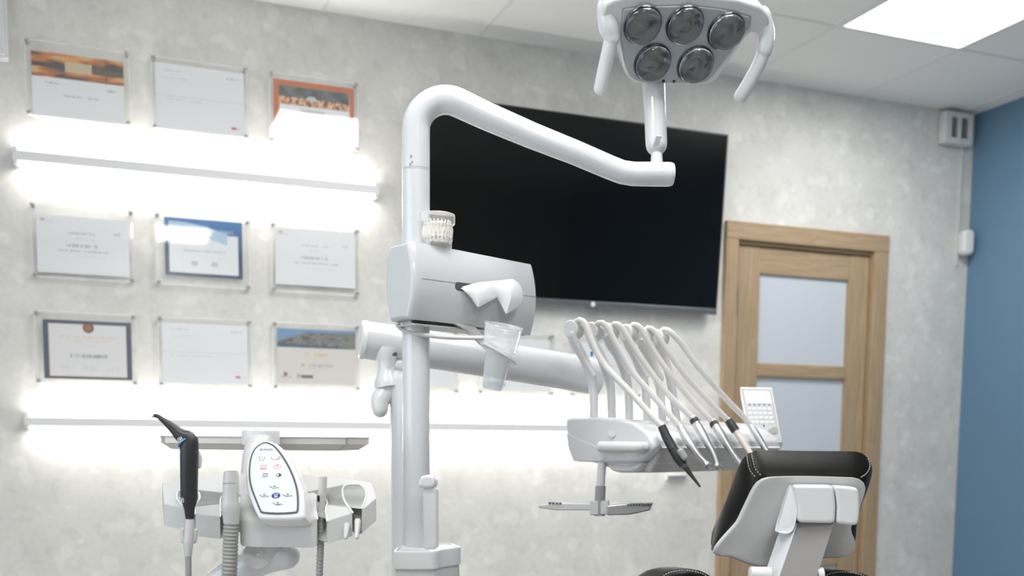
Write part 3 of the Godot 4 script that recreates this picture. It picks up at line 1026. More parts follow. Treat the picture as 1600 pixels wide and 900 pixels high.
func dental_lamp() -> void:
	var o := thing("dental_lamp", "white dental operating lamp with five round lenses", "lamp", Transform3D(Vector3(0.9963, 0.0, 0.0879), Vector3(-0.0636, 0.6947, 0.7164), Vector3(-0.0614, -0.7193, 0.6918), Vector3(1.1096, 1.8048, 2.3275)))
	# the stick that carries the head, on a pin in the end of the arm
	var st := Shape.new()
	var pin: Array = [Vector3(-0.0333, -0.2034, 0.1279), Vector3(-0.0319, -0.1859, 0.1031), Vector3(-0.0312, -0.1771, 0.0907)]
	st.tube([pin[0], pin[1], pin[2]], [0.0135, 0.0115, 0.0115], 20)
	part(o, "lamp_pin", st, M.white_plastic, 50.0)
	var sk := Shape.new()
	sk.tube([Vector3(-0.0317, -0.1748, 0.0874), Vector3(-0.0315, -0.1464, 0.0466), Vector3(-0.0309, -0.1077, -0.0121), Vector3(-0.0292, -0.0736, -0.0645)], [0.0225, 0.0228, 0.0238, 0.0242], 28, 1)
	part(o, "lamp_stick", sk, M.enamel, 50.0)
	var sl := Shape.new()
	sl.box(Vector3(0.013, 0.030, 0.004), Vector3(-0.0412, -0.1597, 0.1043), 0.002)
	part(o, "stick_clip", sl, M.white_plastic)
	# housing
	var ho := Shape.new()
	ho.prism(Shape.rounded(PackedVector2Array([Vector2(-0.1943, 0.0453), Vector2(-0.1866, 0.0597), Vector2(-0.1587, 0.0728), Vector2(-0.1023, 0.0847), Vector2(-0.0171, 0.094), Vector2(0.072, 0.0977), Vector2(0.1321, 0.0902), Vector2(0.1575, 0.0755), Vector2(0.1738, 0.0491), Vector2(0.1795, 0.0234), Vector2(0.1676, 0.0167), Vector2(0.1536, 0.0284), Vector2(0.1409, 0.0374), Vector2(0.1317, 0.035), Vector2(0.1257, 0.0251), Vector2(0.0994, -0.0647), Vector2(0.0894, -0.077), Vector2(0.0681, -0.0835), Vector2(-0.0698, -0.0955), Vector2(-0.0932, -0.0898), Vector2(-0.1089, -0.0764), Vector2(-0.1388, -0.0212), Vector2(-0.1506, -0.0097), Vector2(-0.168, -0.0066), Vector2(-0.1878, 0.0189)]), 0.010), -0.050, -0.002, 0.008, 5)
	part(o, "lamp_housing", ho, M.enamel, 60.0)
	var bk := Shape.new()
	bk.prism(Shape.rounded(PackedVector2Array([Vector2(-0.1387, 0.0521), Vector2(0.0819, 0.074), Vector2(0.0896, 0.0209), Vector2(0.0675, -0.0515), Vector2(-0.079, -0.0677), Vector2(-0.1209, -0.0036)]), 0.02), -0.085, -0.045, 0.018, 5)
	part(o, "rear_cover", bk, M.enamel, 60.0)
	var ga := Shape.new()
	ga.prism(Shape.rounded(PackedVector2Array([Vector2(-0.156, 0.0513), Vector2(-0.1212, 0.0604), Vector2(-0.0223, 0.075), Vector2(0.0538, 0.0768), Vector2(0.1195, 0.0697), Vector2(0.1258, 0.0486), Vector2(0.0839, -0.0594), Vector2(0.0744, -0.073), Vector2(0.0546, -0.0793), Vector2(-0.0716, -0.0902), Vector2(-0.0958, -0.0818), Vector2(-0.1202, -0.0494), Vector2(-0.1421, -0.0061)]), 0.005), -0.006, -0.0015, 0.001)
	part(o, "plate_trim", ga, M.mid_grey)
	var pl := Shape.new()
	pl.prism(Shape.rounded(PackedVector2Array([Vector2(-0.1526, 0.0492), Vector2(-0.1204, 0.0581), Vector2(-0.0215, 0.0726), Vector2(0.0548, 0.0745), Vector2(0.1165, 0.0668), Vector2(0.1225, 0.0495), Vector2(0.0817, -0.0576), Vector2(0.0722, -0.0711), Vector2(0.0538, -0.0773), Vector2(-0.0722, -0.0882), Vector2(-0.095, -0.0797), Vector2(-0.1175, -0.0491), Vector2(-0.1395, -0.0058)]), 0.006), -0.006, 0.001, 0.002)
	part(o, "lamp_plate", pl, M.lamp_plate, 38.0, "grey metal front plate")
	# lenses
	for c in [Vector3(-0.1049, 0.0263, 0.0), Vector3(-0.0171, 0.037, 0.0), Vector3(0.0751, 0.0351, 0.0), Vector3(-0.0595, -0.0448, 0.0), Vector3(0.0347, -0.0387, 0.0)]:
		var at := Transform3D(Basis(Vector3.RIGHT, PI / 2), c as Vector3)
		var R := 0.0385
		var bowl := Shape.new()
		bowl.lathe([Vector2(R, 0.0), Vector2(R, 0.0045), Vector2(R * 0.965, 0.006), Vector2(R * 0.9, 0.0055), Vector2(R * 0.72, 0.0035), Vector2(R * 0.5, 0.0022), Vector2(R * 0.34, 0.0025), Vector2(R * 0.28, 0.006), Vector2(R * 0.16, 0.0075), Vector2(0, 0.008)], at, 40)
		var lens := part(o, "reflector", bowl, M.reflector, 45.0)
		var dome := Shape.new()
		var prof := [Vector2(0, 0.0092)]
		prof = [Vector2(0.0, 0.0088), Vector2(R * 0.3, 0.0088), Vector2(R * 0.6, 0.0085), Vector2(R * 0.94, 0.0075)]
		for k in 9:
			var a := deg_to_rad(90.0) * k / 8.0
			prof.append(Vector2(R * 0.955 * cos(a), 0.0085 + 0.016 * sin(a)))
		dome.lathe(prof, at, 40)
		part(lens, "lens_dome", dome, M.lens_glass, 45.0)
		var rim := Shape.new()
		rim.lathe([Vector2(R * 1.03, 0.0), Vector2(R * 1.03, 0.003), Vector2(R * 1.0, 0.0042), Vector2(R * 0.985, 0.003), Vector2(R * 0.985, 0.0)], at, 40)
		part(lens, "lens_rim", rim, M.dark_grey, 45.0)
	for c in [Vector3(-0.0222, -0.0806, 0.0012), Vector3(0.0008, -0.0789, 0.0012)]:
		var h := Shape.new()
		h.lathe([Vector2(0.0, 0.0), Vector2(0.0032, 0.0), Vector2(0.0032, 0.0008), Vector2(0.0, 0.0008)], Transform3D(Basis(Vector3.RIGHT, PI / 2), c), 16)
		part(o, "sensor_hole", h, M.gap_black)
	# grips with glossy sockets
	var so: Array = [[Vector3(-0.1769, 0.0359, -0.025), Vector3(-0.1714, 0.0152, -0.012), Vector3(-0.161, -0.0064, 0.004)], [Vector3(0.1535, 0.0633, -0.025), Vector3(0.1714, 0.0351, -0.012), Vector3(0.1739, 0.006, 0.004)]]
	var ra := [[0.020, 0.0205, 0.0155], [0.018, 0.0175, 0.0155]]
	var gr: Array = [[Vector3(-0.1615, -0.009, 0.004), Vector3(-0.162, -0.0298, 0.009), Vector3(-0.162, -0.0685, 0.016), Vector3(-0.1613, -0.1001, 0.02)], [Vector3(0.1736, 0.0033, 0.004), Vector3(0.1705, -0.0184, 0.01), Vector3(0.1605, -0.0541, 0.018), Vector3(0.1515, -0.0839, 0.022)]]
	for k in 2:
		var a := Shape.new()
		a.tube(Shape.curve(so[k], 8), [ra[k][0], ra[k][0], ra[k][1], ra[k][1], ra[k][1], ra[k][1] * 0.97, ra[k][2] * 1.08, ra[k][2]], 26, 1)
		part(o, "grip_socket", a, M.enamel, 50.0)
		var b := Shape.new()
		b.tube(Shape.curve(gr[k], 12), 0.0142, 24, 1)
		part(o, "lamp_grip", b, M.soft_white, 50.0)

# ---------------------------------------------------------------- tissue box, model, cup
func tissue_box() -> void:
	var o := thing("tissue_dispenser", "white curved tissue box holder clamped round the lamp pole", "tissue holder", Transform3D(Vector3(0.9462, 0.0, -0.3248), Vector3(0.0, 1, 0.0), Vector3(0.3245, 0.0, 0.9455), Vector3(0.5582, 1.3055, 2.2609)))
	# seen from the end the shell is a barrel: bowed front and back, open below
	var tl: Vector3 = Vector3(-0.0014, 0.0765, 0.0)
	var br: Vector3 = Vector3(0.3001, -0.0818, 0.0)
	var tr: Vector3 = Vector3(0.3017, 0.0674, 0.0)
	var bl: Vector3 = Vector3(0.0015, -0.0728, 0.0)
	var h := tl.y - bl.y
	var prof := []
	for k in 17:
		var f := k / 16.0
		prof.append(Vector3(0, bl.y + h * f, 0.018 * (1.0 - pow(2.0 * f - 1.0, 2.0)) - 0.003))
	prof.append(Vector3(0, tl.y, -0.020))
	prof.append(Vector3(0, tl.y, -0.050))
	for k in 17:
		var f := 1.0 - k / 16.0
		prof.append(Vector3(0, bl.y + h * f, -0.070 - 0.016 * (1.0 - pow(2.0 * f - 1.0, 2.0))))
	prof.append(Vector3(0, bl.y + 0.001, -0.050))
	prof.append(Vector3(0, bl.y + 0.001, -0.020))
	var rs := []
	var cols := 9
	var len := tr.x - tl.x
	for k in [[-0.014, 0.80], [-0.0125, 0.875], [-0.0095, 0.93], [-0.005, 0.97], [0.001, 0.992], [0.008, 1.0], [len * 0.25, 1.0], [len * 0.5, 1.0], [len * 0.75, 1.0], [len - 0.003, 1.0], [len - 0.001, 0.99], [len, 0.97]]:
		var c := Vector3(0, bl.y + h / 2, -0.035)
		var ring := []
		for p in prof:
			var q: Vector3 = c + ((p as Vector3) - c) * Vector3(1, lerpf(1.0, k[1], 0.5) if k[0] < 0.0 else 1.0, k[1])
			q.x = tl.x + k[0]
			q.y += lerpf(0.0, (tr.y - tl.y + br.y - bl.y) / 2, clampf(k[0] / len, 0, 1))
			ring.append(q)
		rs.append(ring)
	var s := Shape.new()
	s.rings(rs)
	part(o, "shell", s, M.holder_white, 42.0)
	var groove := Shape.new()
	for q in [[Vector2(0.0046, 0.0041), Vector2(0.0968, 0.0056)], [Vector2(0.2576, -0.0024), Vector2(0.3027, -0.0017)]]:
		groove.box(Vector3(q[1].x - q[0].x, 0.0007, 0.004), Vector3((q[0].x + q[1].x) / 2, (q[0].y + q[1].y) / 2, 0.0135))
	part(o, "shell_seam", groove, M.mid_grey)
	# the slot and the first tissue
	var sl := Shape.new()
	sl.prism(Shape.rounded(PackedVector2Array([Vector2(0.0854, 0.0072), Vector2(0.2341, 0.0069), Vector2(0.2343, -0.014), Vector2(0.0855, -0.009)]), 0.0085, 6), 0.0105, 0.0158, 0.0008)
	part(o, "slot", sl, M.dark_grey, 38.0, "dark slot in the front")
	var gap := Shape.new()
	gap.box(Vector3(len - 0.004, 0.004, 0.012), Vector3(tl.x + len / 2, bl.y - 0.0022, -0.008))
	part(o, "lower_gap", gap, M.gap_black)
	# the rim of the holder below, curving out round the pole
	var rim: Array = [Vector3(0.0094, -0.0782, -0.0716), Vector3(0.0082, -0.0856, -0.0585), Vector3(0.0138, -0.0929, -0.0398), Vector3(0.0301, -0.0983, -0.0188), Vector3(0.0622, -0.1013, 0.0019), Vector3(0.0976, -0.1019, 0.0185), Vector3(0.1284, -0.1013, 0.0312), Vector3(0.1627, -0.0996, 0.0401)]
	var r2 := Shape.new()
	r2.tube(Shape.curve(rim, 20), 0.0068, 12, 1, 0.7)
	part(o, "holder_rim", r2, M.grey_plastic, 50.0)
	var un := Shape.new()
	un.prism(Shape.rounded(PackedVector2Array([Vector2(-0.002, -0.004), Vector2(len - 0.01, -0.004), Vector2(len - 0.01, -0.066), Vector2(-0.002, -0.066)]), 0.012), 0.0, 0.004, 0.001)
	var und := part(o, "base_plate", un, M.grey_plastic)
	und.transform = Transform3D(Basis(Vector3.RIGHT, -PI / 2) * Basis.from_scale(Vector3(1, -1, 1)), Vector3(tl.x, bl.y - 0.010, 0.0))
	und.transform = Transform3D(Basis(Vector3(1, 0, 0), Vector3(0, 0, 1), Vector3(0, -1, 0)), Vector3(tl.x, bl.y - 0.006, 0.0))
	# bracket and ring that hold the cup
	var bl2 := Shape.new()
	bl2.prism(Shape.rounded(PackedVector2Array([Vector2(0.0907, -0.0727), Vector2(0.1464, -0.0761), Vector2(0.1769, -0.0985), Vector2(0.2289, -0.1188), Vector2(0.222, -0.1324), Vector2(0.1805, -0.1204), Vector2(0.1601, -0.11), Vector2(0.1333, -0.0938), Vector2(0.1167, -0.0809)]), 0.004), -0.002, 0.004, 0.001)
	part(o, "cup_bracket", bl2, M.grey_plastic)
	var cr := Vector3(0.1343, -0.1364, 0.093)
	var up := Vector3(0.144, -0.0848, 0.0947)
	var ax := (up - cr).normalized()
	ax = (ax + Vector3(0.28, 0, 0.30)).normalized()
	var u := ax.cross(Vector3.BACK).normalized()
	var ring := Shape.new()
	ring.lathe([Vector2(0.0275, -0.002), Vector2(0.0400, -0.002), Vector2(0.0410, 0.0), Vector2(0.0400, 0.002), Vector2(0.0275, 0.002)], Transform3D(Basis(u, ax, u.cross(ax)), cr), 40)
	part(o, "cup_ring", ring, M.grey_plastic, 50.0)
	# a tissue pulled halfway out
	var t: Array = [[Vector3(0.1023, -0.0012, 0.016), Vector3(0.121, 0.0048, 0.019), Vector3(0.1416, 0.011, 0.022), Vector3(0.1818, 0.0179, 0.026), Vector3(0.222, 0.0249, 0.03), Vector3(0.2386, 0.0186, 0.032)], [Vector3(0.1032, -0.0037, 0.017), Vector3(0.1123, -0.0061, 0.024), Vector3(0.1313, -0.0089, 0.033), Vector3(0.1736, -0.0007, 0.03), Vector3(0.2111, 0.0046, 0.04), Vector3(0.2468, 0.001, 0.034)], [Vector3(0.0983, -0.0042, 0.017), Vector3(0.1157, -0.0185, 0.026), Vector3(0.1307, -0.0269, 0.036), Vector3(0.1787, -0.0129, 0.03), Vector3(0.2062, -0.0182, 0.044), Vector3(0.2461, -0.0161, 0.034)], [Vector3(0.108, -0.007, 0.017), Vector3(0.1206, -0.0256, 0.026), Vector3(0.1299, -0.0407, 0.034), Vector3(0.183, -0.0156, 0.029), Vector3(0.1979, -0.0487, 0.04), Vector3(0.234, -0.0315, 0.034)]]
	var g := Shape.new()
	for side in [0.0, 0.0009]:
		for a in 3:
			for b in 5:
				for i in 4:
					for j in 4:
						var q := []
						for d in [[0, 0], [1, 0], [1, 1], [0, 1]]:
							var fy: float = (i + d[0]) / 4.0
							var fx: float = (j + d[1]) / 4.0
							var rows := []
							for row in [maxi(a - 1, 0), a, a + 1, mini(a + 2, 3)]:
								var z: Array = t[row]
								rows.append((z[b] as Vector3).cubic_interpolate(z[b + 1], z[maxi(b - 1, 0)], z[mini(b + 2, 5)], fx).lerp((z[b] as Vector3).lerp(z[b + 1], fx), 0.75))
							q.append((rows[1] as Vector3).cubic_interpolate(rows[2], rows[0], rows[3], fy) - Vector3(0, 0, side))
						if side > 0.0:
							g.quad(q[0], q[3], q[2], q[1])
						else:
							g.quad(q[0], q[1], q[2], q[3])
	single("tissue", "white paper tissue sticking out of the holder's slot", "tissue", g, M.tissue_white, Transform3D(Vector3(0.9462, 0.0, -0.3248), Vector3(0.0, 1, 0.0), Vector3(0.3245, 0.0, 0.9455), Vector3(0.5582, 1.3055, 2.2609)), "", "", 34.0)

func jaw_model() -> void:
	var o := thing("jaw_model", "clear resin model of a jaw with ivory teeth on the tissue holder", "dental model", Transform3D(Vector3(1.0001, 0.0, 0.0182), Vector3(0.0, 1, 0.0), Vector3(-0.0187, 0.0, 0.9996), Vector3(0.6116, 1.3976, 2.2311)))
	var y0: float = Vector3(0.0, -0.0174, 0.0).y
	var y1: float = Vector3(-0.0001, 0.0482, 0.0).y
	var h := y1 - y0
	# two horseshoe bases and two rows of teeth closed on each other
	for k in 2:
		var p := PackedVector2Array()
		for i in 25:
			var a := PI * (-0.06 + 1.12 * i / 24.0)
			p.append(Vector2(cos(a) * (0.0395 if k else 0.033), sin(a) * 0.036 - 0.012))
		var s := Shape.new()
		s.prism(p, 0.0, h * (0.30 if k else 0.22), 0.003)
		var n := part(o, "resin_base", s, M.clear_resin, 45.0)
		n.transform = Transform3D(Basis(Vector3(1, 0, 0), Vector3(0, 0, 1), Vector3(0, -1, 0)), Vector3(0, (y1 if k else y0 + h * 0.22), 0))
		var gum := Shape.new()
		var arc := []
		for i in 21:
			var a := PI * (0.02 + 0.96 * i / 20.0)
			arc.append(Vector3(cos(a) * 0.0285, (y1 - h * 0.36) if k else (y0 + h * 0.25), sin(a) * 0.029 - 0.010))
		gum.tube(arc, 0.0058, 10, 1)
		part(o, "gum", gum, M.clear_resin, 50.0)
		for i in 12:
			var a := PI * (0.05 + 0.90 * i / 11.0) + 0.03 * sin(i * 7.3 + k * 2.0)
			var c := Vector3(cos(a) * 0.029, 0, sin(a) * 0.0295 - 0.010)
			var back := absf(i - 5.5) / 5.5
			var w := lerpf(0.0042, 0.0054, back) * (1.0 + 0.13 * sin(i * 4.1 + k * 1.7))
			var th := Shape.new()
			var d := -1.0 if k else 1.0
			th.tube([Vector3(0, 0, 0), Vector3(0, d * h * 0.07, 0), Vector3(0, d * h * 0.17, 0), Vector3(0, d * h * 0.24, 0)], [w * 0.72, w * 0.95, w, w * 0.75], 10, 1, lerpf(0.62, 1.0, back))
			var m := part(o, "tooth", th, M.tooth_ivory, 60.0)
			m.transform = Transform3D(Basis(Vector3.UP, PI / 2 - a) * Basis(Vector3.BACK, 0.14 * sin(i * 5.7 + k)), c + Vector3(0, (y1 - h * 0.36) if k else (y0 + h * 0.26), 0))
			var root := Shape.new()
			root.tube([Vector3(0, 0, 0), Vector3(0, -d * h * 0.13, 0)], [w * 0.6, w * 0.3], 8, 1)
			part(m, "root", root, M.tooth_ivory, 60.0)

func drinking_cup() -> void:
	var cr := Vector3(-0.0075, -0.0101, 0.001)
	var up := Vector3(0.0009, 0.0415, -0.004)
	var ax := (up - cr).normalized()
	ax = (ax + Vector3(0.02, 0, 0.30)).normalized()
	var u := ax.cross(Vector3.BACK).normalized()
	var o := thing("drinking_cup", "translucent ribbed plastic cup tilted in the holder's ring", "cup", Transform3D(Vector3(0.9334, 0.0, 0.359), Vector3(0.0, 1, 0.0), Vector3(-0.3596, 0.0, 0.9331), Vector3(0.7228, 1.1792, 2.3071)))
	var at := Transform3D(Basis(u, ax, u.cross(ax)), cr)
	var s := Shape.new()
	var prof := [Vector2(0.0, -0.070), Vector2(0.0195, -0.070), Vector2(0.0205, -0.068), Vector2(0.0265, -0.002), Vector2(0.0275, 0.004), Vector2(0.033, 0.006)]
	for k in 26:
		var f := k / 25.0
		prof.append(Vector2(lerpf(0.0338, 0.0372, f) + 0.0011 * (1.0 if k % 2 else -1.0), 0.008 + 0.046 * f))
	prof.append(Vector2(0.0385, 0.0560))
	prof.append(Vector2(0.0378, 0.0570))
	prof.append(Vector2(0.0365, 0.0550))
	prof.append(Vector2(0.0325, 0.0085))
	prof.append(Vector2(0.0258, 0.0))
	prof.append(Vector2(0.0195, -0.067))
	prof.append(Vector2(0.0, -0.068))
	s.lathe(prof, at, 44)
	part(o, "cup_wall", s, M.cup_plastic, 35.0)

# ---------------------------------------------------------------- arm and column behind the pole
func swing_arm(console: Node3D) -> void:
	var o := Node3D.new()
	o.name = "swing_arm"
	o.transform = Transform3D(Vector3(0.4057, 0.0, 0.9136), Vector3(0.0, 1, 0.0), Vector3(-0.9143, 0.0, 0.406), Vector3(1.1368, 0.9846, 2.1636)).affine_inverse() * Transform3D(Vector3(1, 0.0, 0.0), Vector3(0.0, 1, 0.0), Vector3(0.0, 0.0, 1), Vector3(0.6664, 1.1619, 1.8349))
	console.add_child(o)
	var a: Array = [Vector3(-0.1053, 0.0717, -0.0264), Vector3(0.0044, 0.0602, -0.0152), Vector3(0.1962, 0.0374, -0.0036), Vector3(0.3665, 0.0178, -0.0005), Vector3(0.4965, 0.0004, 0.0083)]
	var s := Shape.new()
	s.tube(a, [0.0445, 0.0452, 0.0452, 0.0460, 0.0465], 36)
	part(o, "arm_tube", s, M.enamel, 50.0)
	var d: Vector3 = ((a[0] as Vector3) - (a[1] as Vector3)).normalized()
	var c := Shape.new()
	c.tube([(a[0] as Vector3) - d * 0.004, a[0], (a[0] as Vector3) + d * 0.007, (a[0] as Vector3) + d * 0.010], [0.046, 0.0465, 0.044, 0.038], 36)
	part(o, "end_cap", c, M.white_plastic, 30.0)
	var sc := Shape.new()
	var p := Vector3(-0.0462, 0.0351, 0.0324)
	sc.tube([p, p + Vector3(0, 0, 0.012)], 0.0045, 12)
	part(o, "screw_hole", sc, M.dark_grey)
	# elbow that carries the arm on the column
	var n := Shape.new()
	n.tube(Shape.curve([Vector3(-0.055, 0.051, -0.0049), Vector3(-0.0562, 0.0058, -0.0007), Vector3(-0.0555, -0.0198, 0.0022), Vector3(-0.0532, -0.0409, 0.0052)], 10), [0.030, 0.029, 0.0255, 0.022, 0.020, 0.0205, 0.024, 0.029, 0.032, 0.033], 26)
	part(o, "arm_neck", n, M.white_plastic, 50.0)
	var k := Shape.new()
	k.tube(Shape.curve([Vector3(-0.0348, -0.0312, 0.0005), Vector3(-0.0591, -0.05, 0.0039), Vector3(-0.0749, -0.0716, 0.0108), Vector3(-0.0767, -0.0928, 0.0176)], 10), [0.034, 0.032, 0.029, 0.027, 0.025, 0.024, 0.023, 0.022, 0.021, 0.019], 26, 1)
	part(o, "elbow", k, M.white_plastic, 50.0)
	var b := Shape.new()
	b.tube([Vector3(-0.0253, 0.012, -0.011), Vector3(-0.0083, 0.0158, -0.0156)], 0.024, 20, 1)
	part(o, "hinge_knob", b, M.white_plastic, 50.0)

func support_column() -> void:
	var m := thing("arm_post", "smooth white post rising just behind the lamp pole", "post", Transform3D(Basis(), Vector3(0.6572, 0.0, 1.8501)))
	var q: Array = [Vector3(-0.0004, 0.6713, -0.0002), Vector3(-0.0002, 0.8263, -0.0001), Vector3(0.0, 0.9794, 0.0), Vector3(0.0001, 1.0704, 0.0), Vector3(0.0002, 1.1216, 0.0001)]
	var col := Shape.new()
	var path := [Vector3(0, 0.02, 0)]
	var rad := [0.046]
	var rr := [0.0385, 0.0385, 0.040, 0.0432, 0.0430]
	for i in q.size():
		path.append(q[i])
		rad.append(rr[i])
	col.tube(path, rad, 36, 1)
	part(m, "column_tube", col, M.enamel, 50.0)
	part(m, "floor_plate", boxed(Vector3(0.30, 0.03, 0.30), Vector3(0, 0.015, 0), 0.01), M.grey_plastic)

# ---------------------------------------------------------------- console with instruments
func delivery_console() -> void:
	var o := thing("delivery_console", "white instrument console with six whip arms on a thick swing arm", "console", Transform3D(Vector3(0.4057, 0.0, 0.9136), Vector3(0.0, 1, 0.0), Vector3(-0.9143, 0.0, 0.406), Vector3(1.1368, 0.9846, 2.1636)))
	var body: PackedVector2Array = Shape.rounded(PackedVector2Array([Vector2(-0.2549, 0.0703), Vector2(-0.1716, 0.0733), Vector2(-0.0958, 0.068), Vector2(-0.047, 0.058), Vector2(-0.0101, 0.0404), Vector2(0.0121, 0.0174), Vector2(0.0179, 0.0002), Vector2(-0.0208, -0.0337), Vector2(-0.1011, -0.0362), Vector2(-0.2261, -0.035), Vector2(-0.2411, -0.0026), Vector2(-0.2501, 0.0346)]), 0.012, 5)
	var s := Shape.new()
	s.prism(body, -0.028, 0.004, 0.008, 4)
	part(o, "side_panel", s, M.white_plastic, 40.0)
	var s2 := Shape.new()
	s2.prism(Shape.rounded(PackedVector2Array([Vector2(-0.2465, 0.0687), Vector2(-0.1716, 0.0702), Vector2(-0.0996, 0.0651), Vector2(-0.0543, 0.0552), Vector2(-0.0172, 0.0383), Vector2(0.0049, 0.0174), Vector2(0.0091, -0.0042), Vector2(-0.0222, -0.0513), Vector2(-0.1006, -0.0564), Vector2(-0.2097, -0.0331)]), 0.006, 4), -0.56, -0.028, 0.004)
	part(o, "console_body", s2, M.white_plastic, 30.0)
	# underside and front in grey
	var fr := Shape.new()
	fr.prism(PackedVector2Array([Vector2(0.0106, 0.0037), Vector2(0.0161, 0.0002), Vector2(-0.0184, -0.0571), Vector2(-0.1101, -0.0596), Vector2(-0.1164, -0.0373), Vector2(-0.0264, -0.0324)]), -0.55, -0.030, 0.002)
	part(o, "front_fascia", fr, M.console_front, 30.0, "grey front fascia of the console")
	var li := Shape.new()
	li.prism(PackedVector2Array([Vector2(-0.0054, -0.0343), Vector2(-0.0036, -0.0363), Vector2(-0.0053, -0.0372), Vector2(-0.0099, -0.0364)]), -0.55, -0.03)
	part(o, "fascia_seam", li, M.soft_white)
	var lo := Shape.new()
	lo.prism(Shape.rounded(PackedVector2Array([Vector2(-0.1281, -0.0345), Vector2(-0.0209, -0.0323), Vector2(-0.035, -0.0517), Vector2(-0.0534, -0.0566), Vector2(-0.1044, -0.0572), Vector2(-0.12, -0.0494)]), 0.009), -0.03, -0.002, 0.006)
	part(o, "lower_lip", lo, M.white_plastic)
	var bo := Shape.new()
	bo.tube([Vector3(-0.1077, 0.0331, 0.002), Vector3(-0.1013, 0.0331, 0.01)], 0.0088, 20)
	part(o, "round_boss", bo, M.white_plastic, 30.0)
	# handle bar on the side
	var hb := Shape.new()
	var ha: Array = [Vector3(-0.1213, 0.0017, 0.028), Vector3(-0.0498, 0.0016, 0.03), Vector3(-0.0058, 0.0021, 0.028)]
	hb.tube(ha, [0.0125, 0.0128, 0.0118], 22)
	part(o, "side_handle", hb, M.soft_white, 35.0)
	var hs := Shape.new()
	hs.tube([Vector3(-0.0058, 0.0021, 0.028), Vector3(-0.0011, 0.0021, 0.02), Vector3(-0.0127, 0.002, 0.0)], 0.0115, 18, 1)
	part(o, "handle_bracket", hs, M.soft_white, 45.0)
	hs = Shape.new()
	hs.tube([Vector3(-0.1172, 0.001, 0.026), Vector3(-0.1367, 0.0008, 0.0)], 0.008, 14)
	part(o, "handle_bracket", hs, M.soft_white, 45.0)
	var cr := Shape.new()
	cr.prism(PackedVector2Array([Vector2(-0.248, 0.0331), Vector2(-0.1307, -0.0059), Vector2(-0.1206, -0.0238), Vector2(-0.1398, -0.0332), Vector2(-0.224, -0.0334), Vector2(-0.2411, -0.0026)]), 0.002, 0.0055, 0.0015)
	part(o, "side_inset", cr, M.soft_white)
	# six whip arms: an upright, a curved lever and a roller head
	var up: Array = [Vector3(-0.1719, 0.0666, -0.0076), Vector3(-0.1614, 0.0691, -0.061), Vector3(-0.1501, 0.0701, -0.1151), Vector3(-0.1375, 0.0711, -0.1704), Vector3(-0.1285, 0.0689, -0.2218), Vector3(-0.1211, 0.0665, -0.2715)]
	var kn: Array = [Vector3(-0.1734, 0.1466, -0.0027), Vector3(-0.1637, 0.1501, -0.0555), Vector3(-0.1533, 0.1536, -0.109), Vector3(-0.1418, 0.1525, -0.1629), Vector3(-0.1339, 0.1481, -0.2128), Vector3(-0.1287, 0.1418, -0.2599)]
	var be: Array = [Vector3(-0.1852, 0.2063, 0.0153), Vector3(-0.176, 0.212, -0.0374), Vector3(-0.1658, 0.2148, -0.0905), Vector3(-0.1547, 0.2144, -0.1442), Vector3(-0.1459, 0.2107, -0.1951), Vector3(-0.1377, 0.2069, -0.2454)]
	var ne: Array = [Vector3(-0.1965, 0.2483, 0.0422), Vector3(-0.1842, 0.2501, -0.013), Vector3(-0.1766, 0.2533, -0.0636), Vector3(-0.1626, 0.2535, -0.1203), Vector3(-0.1553, 0.2488, -0.1696), Vector3(-0.1464, 0.2471, -0.2208)]
	var he: Array = [Vector3(-0.1941, 0.2748, 0.0433), Vector3(-0.1805, 0.2739, -0.0127), Vector3(-0.174, 0.2758, -0.0622), Vector3(-0.16, 0.2763, -0.1188), Vector3(-0.1528, 0.2719, -0.1681), Vector3(-0.1428, 0.2705, -0.2205)]
	for i in 6:
		var u := Shape.new()
		u.tube(Shape.curve([up[i], kn[i], be[i], ne[i], he[i]], 20), [0.0115, 0.0115, 0.0112, 0.0112, 0.0112, 0.0112, 0.0112, 0.0115, 0.0118, 0.012, 0.012, 0.012, 0.012, 0.012, 0.012, 0.0125, 0.013, 0.0135, 0.014, 0.014], 14, 1, 0.8)
		var arm := part(o, "whip_arm", u, M.white_plastic, 50.0)
		var side := Vector3(0.0, 0.0, 0.0)
		var hd := Shape.new()
		var ax := Vector3(-0.0277, 0.0, -0.9974)
		var c: Vector3 = he[i]
		hd.tube([c - ax * 0.016, c - ax * 0.013, c + ax * 0.013, c + ax * 0.016], [0.0185, 0.0215, 0.0215, 0.0185], 24)
		part(arm, "roller", hd, M.white_plastic, 30.0)
		var gd := Shape.new()
		gd.tube(Shape.curve([c + Vector3(0.012, -0.012, 0.02), be[i] + Vector3(0.016, 0.004, 0.02), kn[i] + Vector3(0.030, 0.02, 0.03)], 10), [0.006, 0.007, 0.0075, 0.0075, 0.007, 0.0065, 0.006, 0.0055, 0.005, 0.0045], 10, 1)
		part(arm, "hose_guide", gd, M.soft_white, 50.0)
	var tag_at: Vector3 = Vector3(-0.1509, 0.217, 0.0293)
	var bt := Shape.new()
	bt.box(Vector3(0.006, 0.011, 0.002), tag_at)
	part(o, "blue_tag", bt, M.blue_ring)
	# deck rests in which the instruments lie
	var rests: Array = [Vector3(0.0289, 0.0148, -0.0451), Vector3(0.025, 0.0152, -0.1265), Vector3(0.0206, 0.0155, -0.2074), Vector3(0.0221, 0.0158, -0.2799), Vector3(0.0173, 0.0129, -0.36), Vector3(0.0174, 0.0099, -0.4449)]
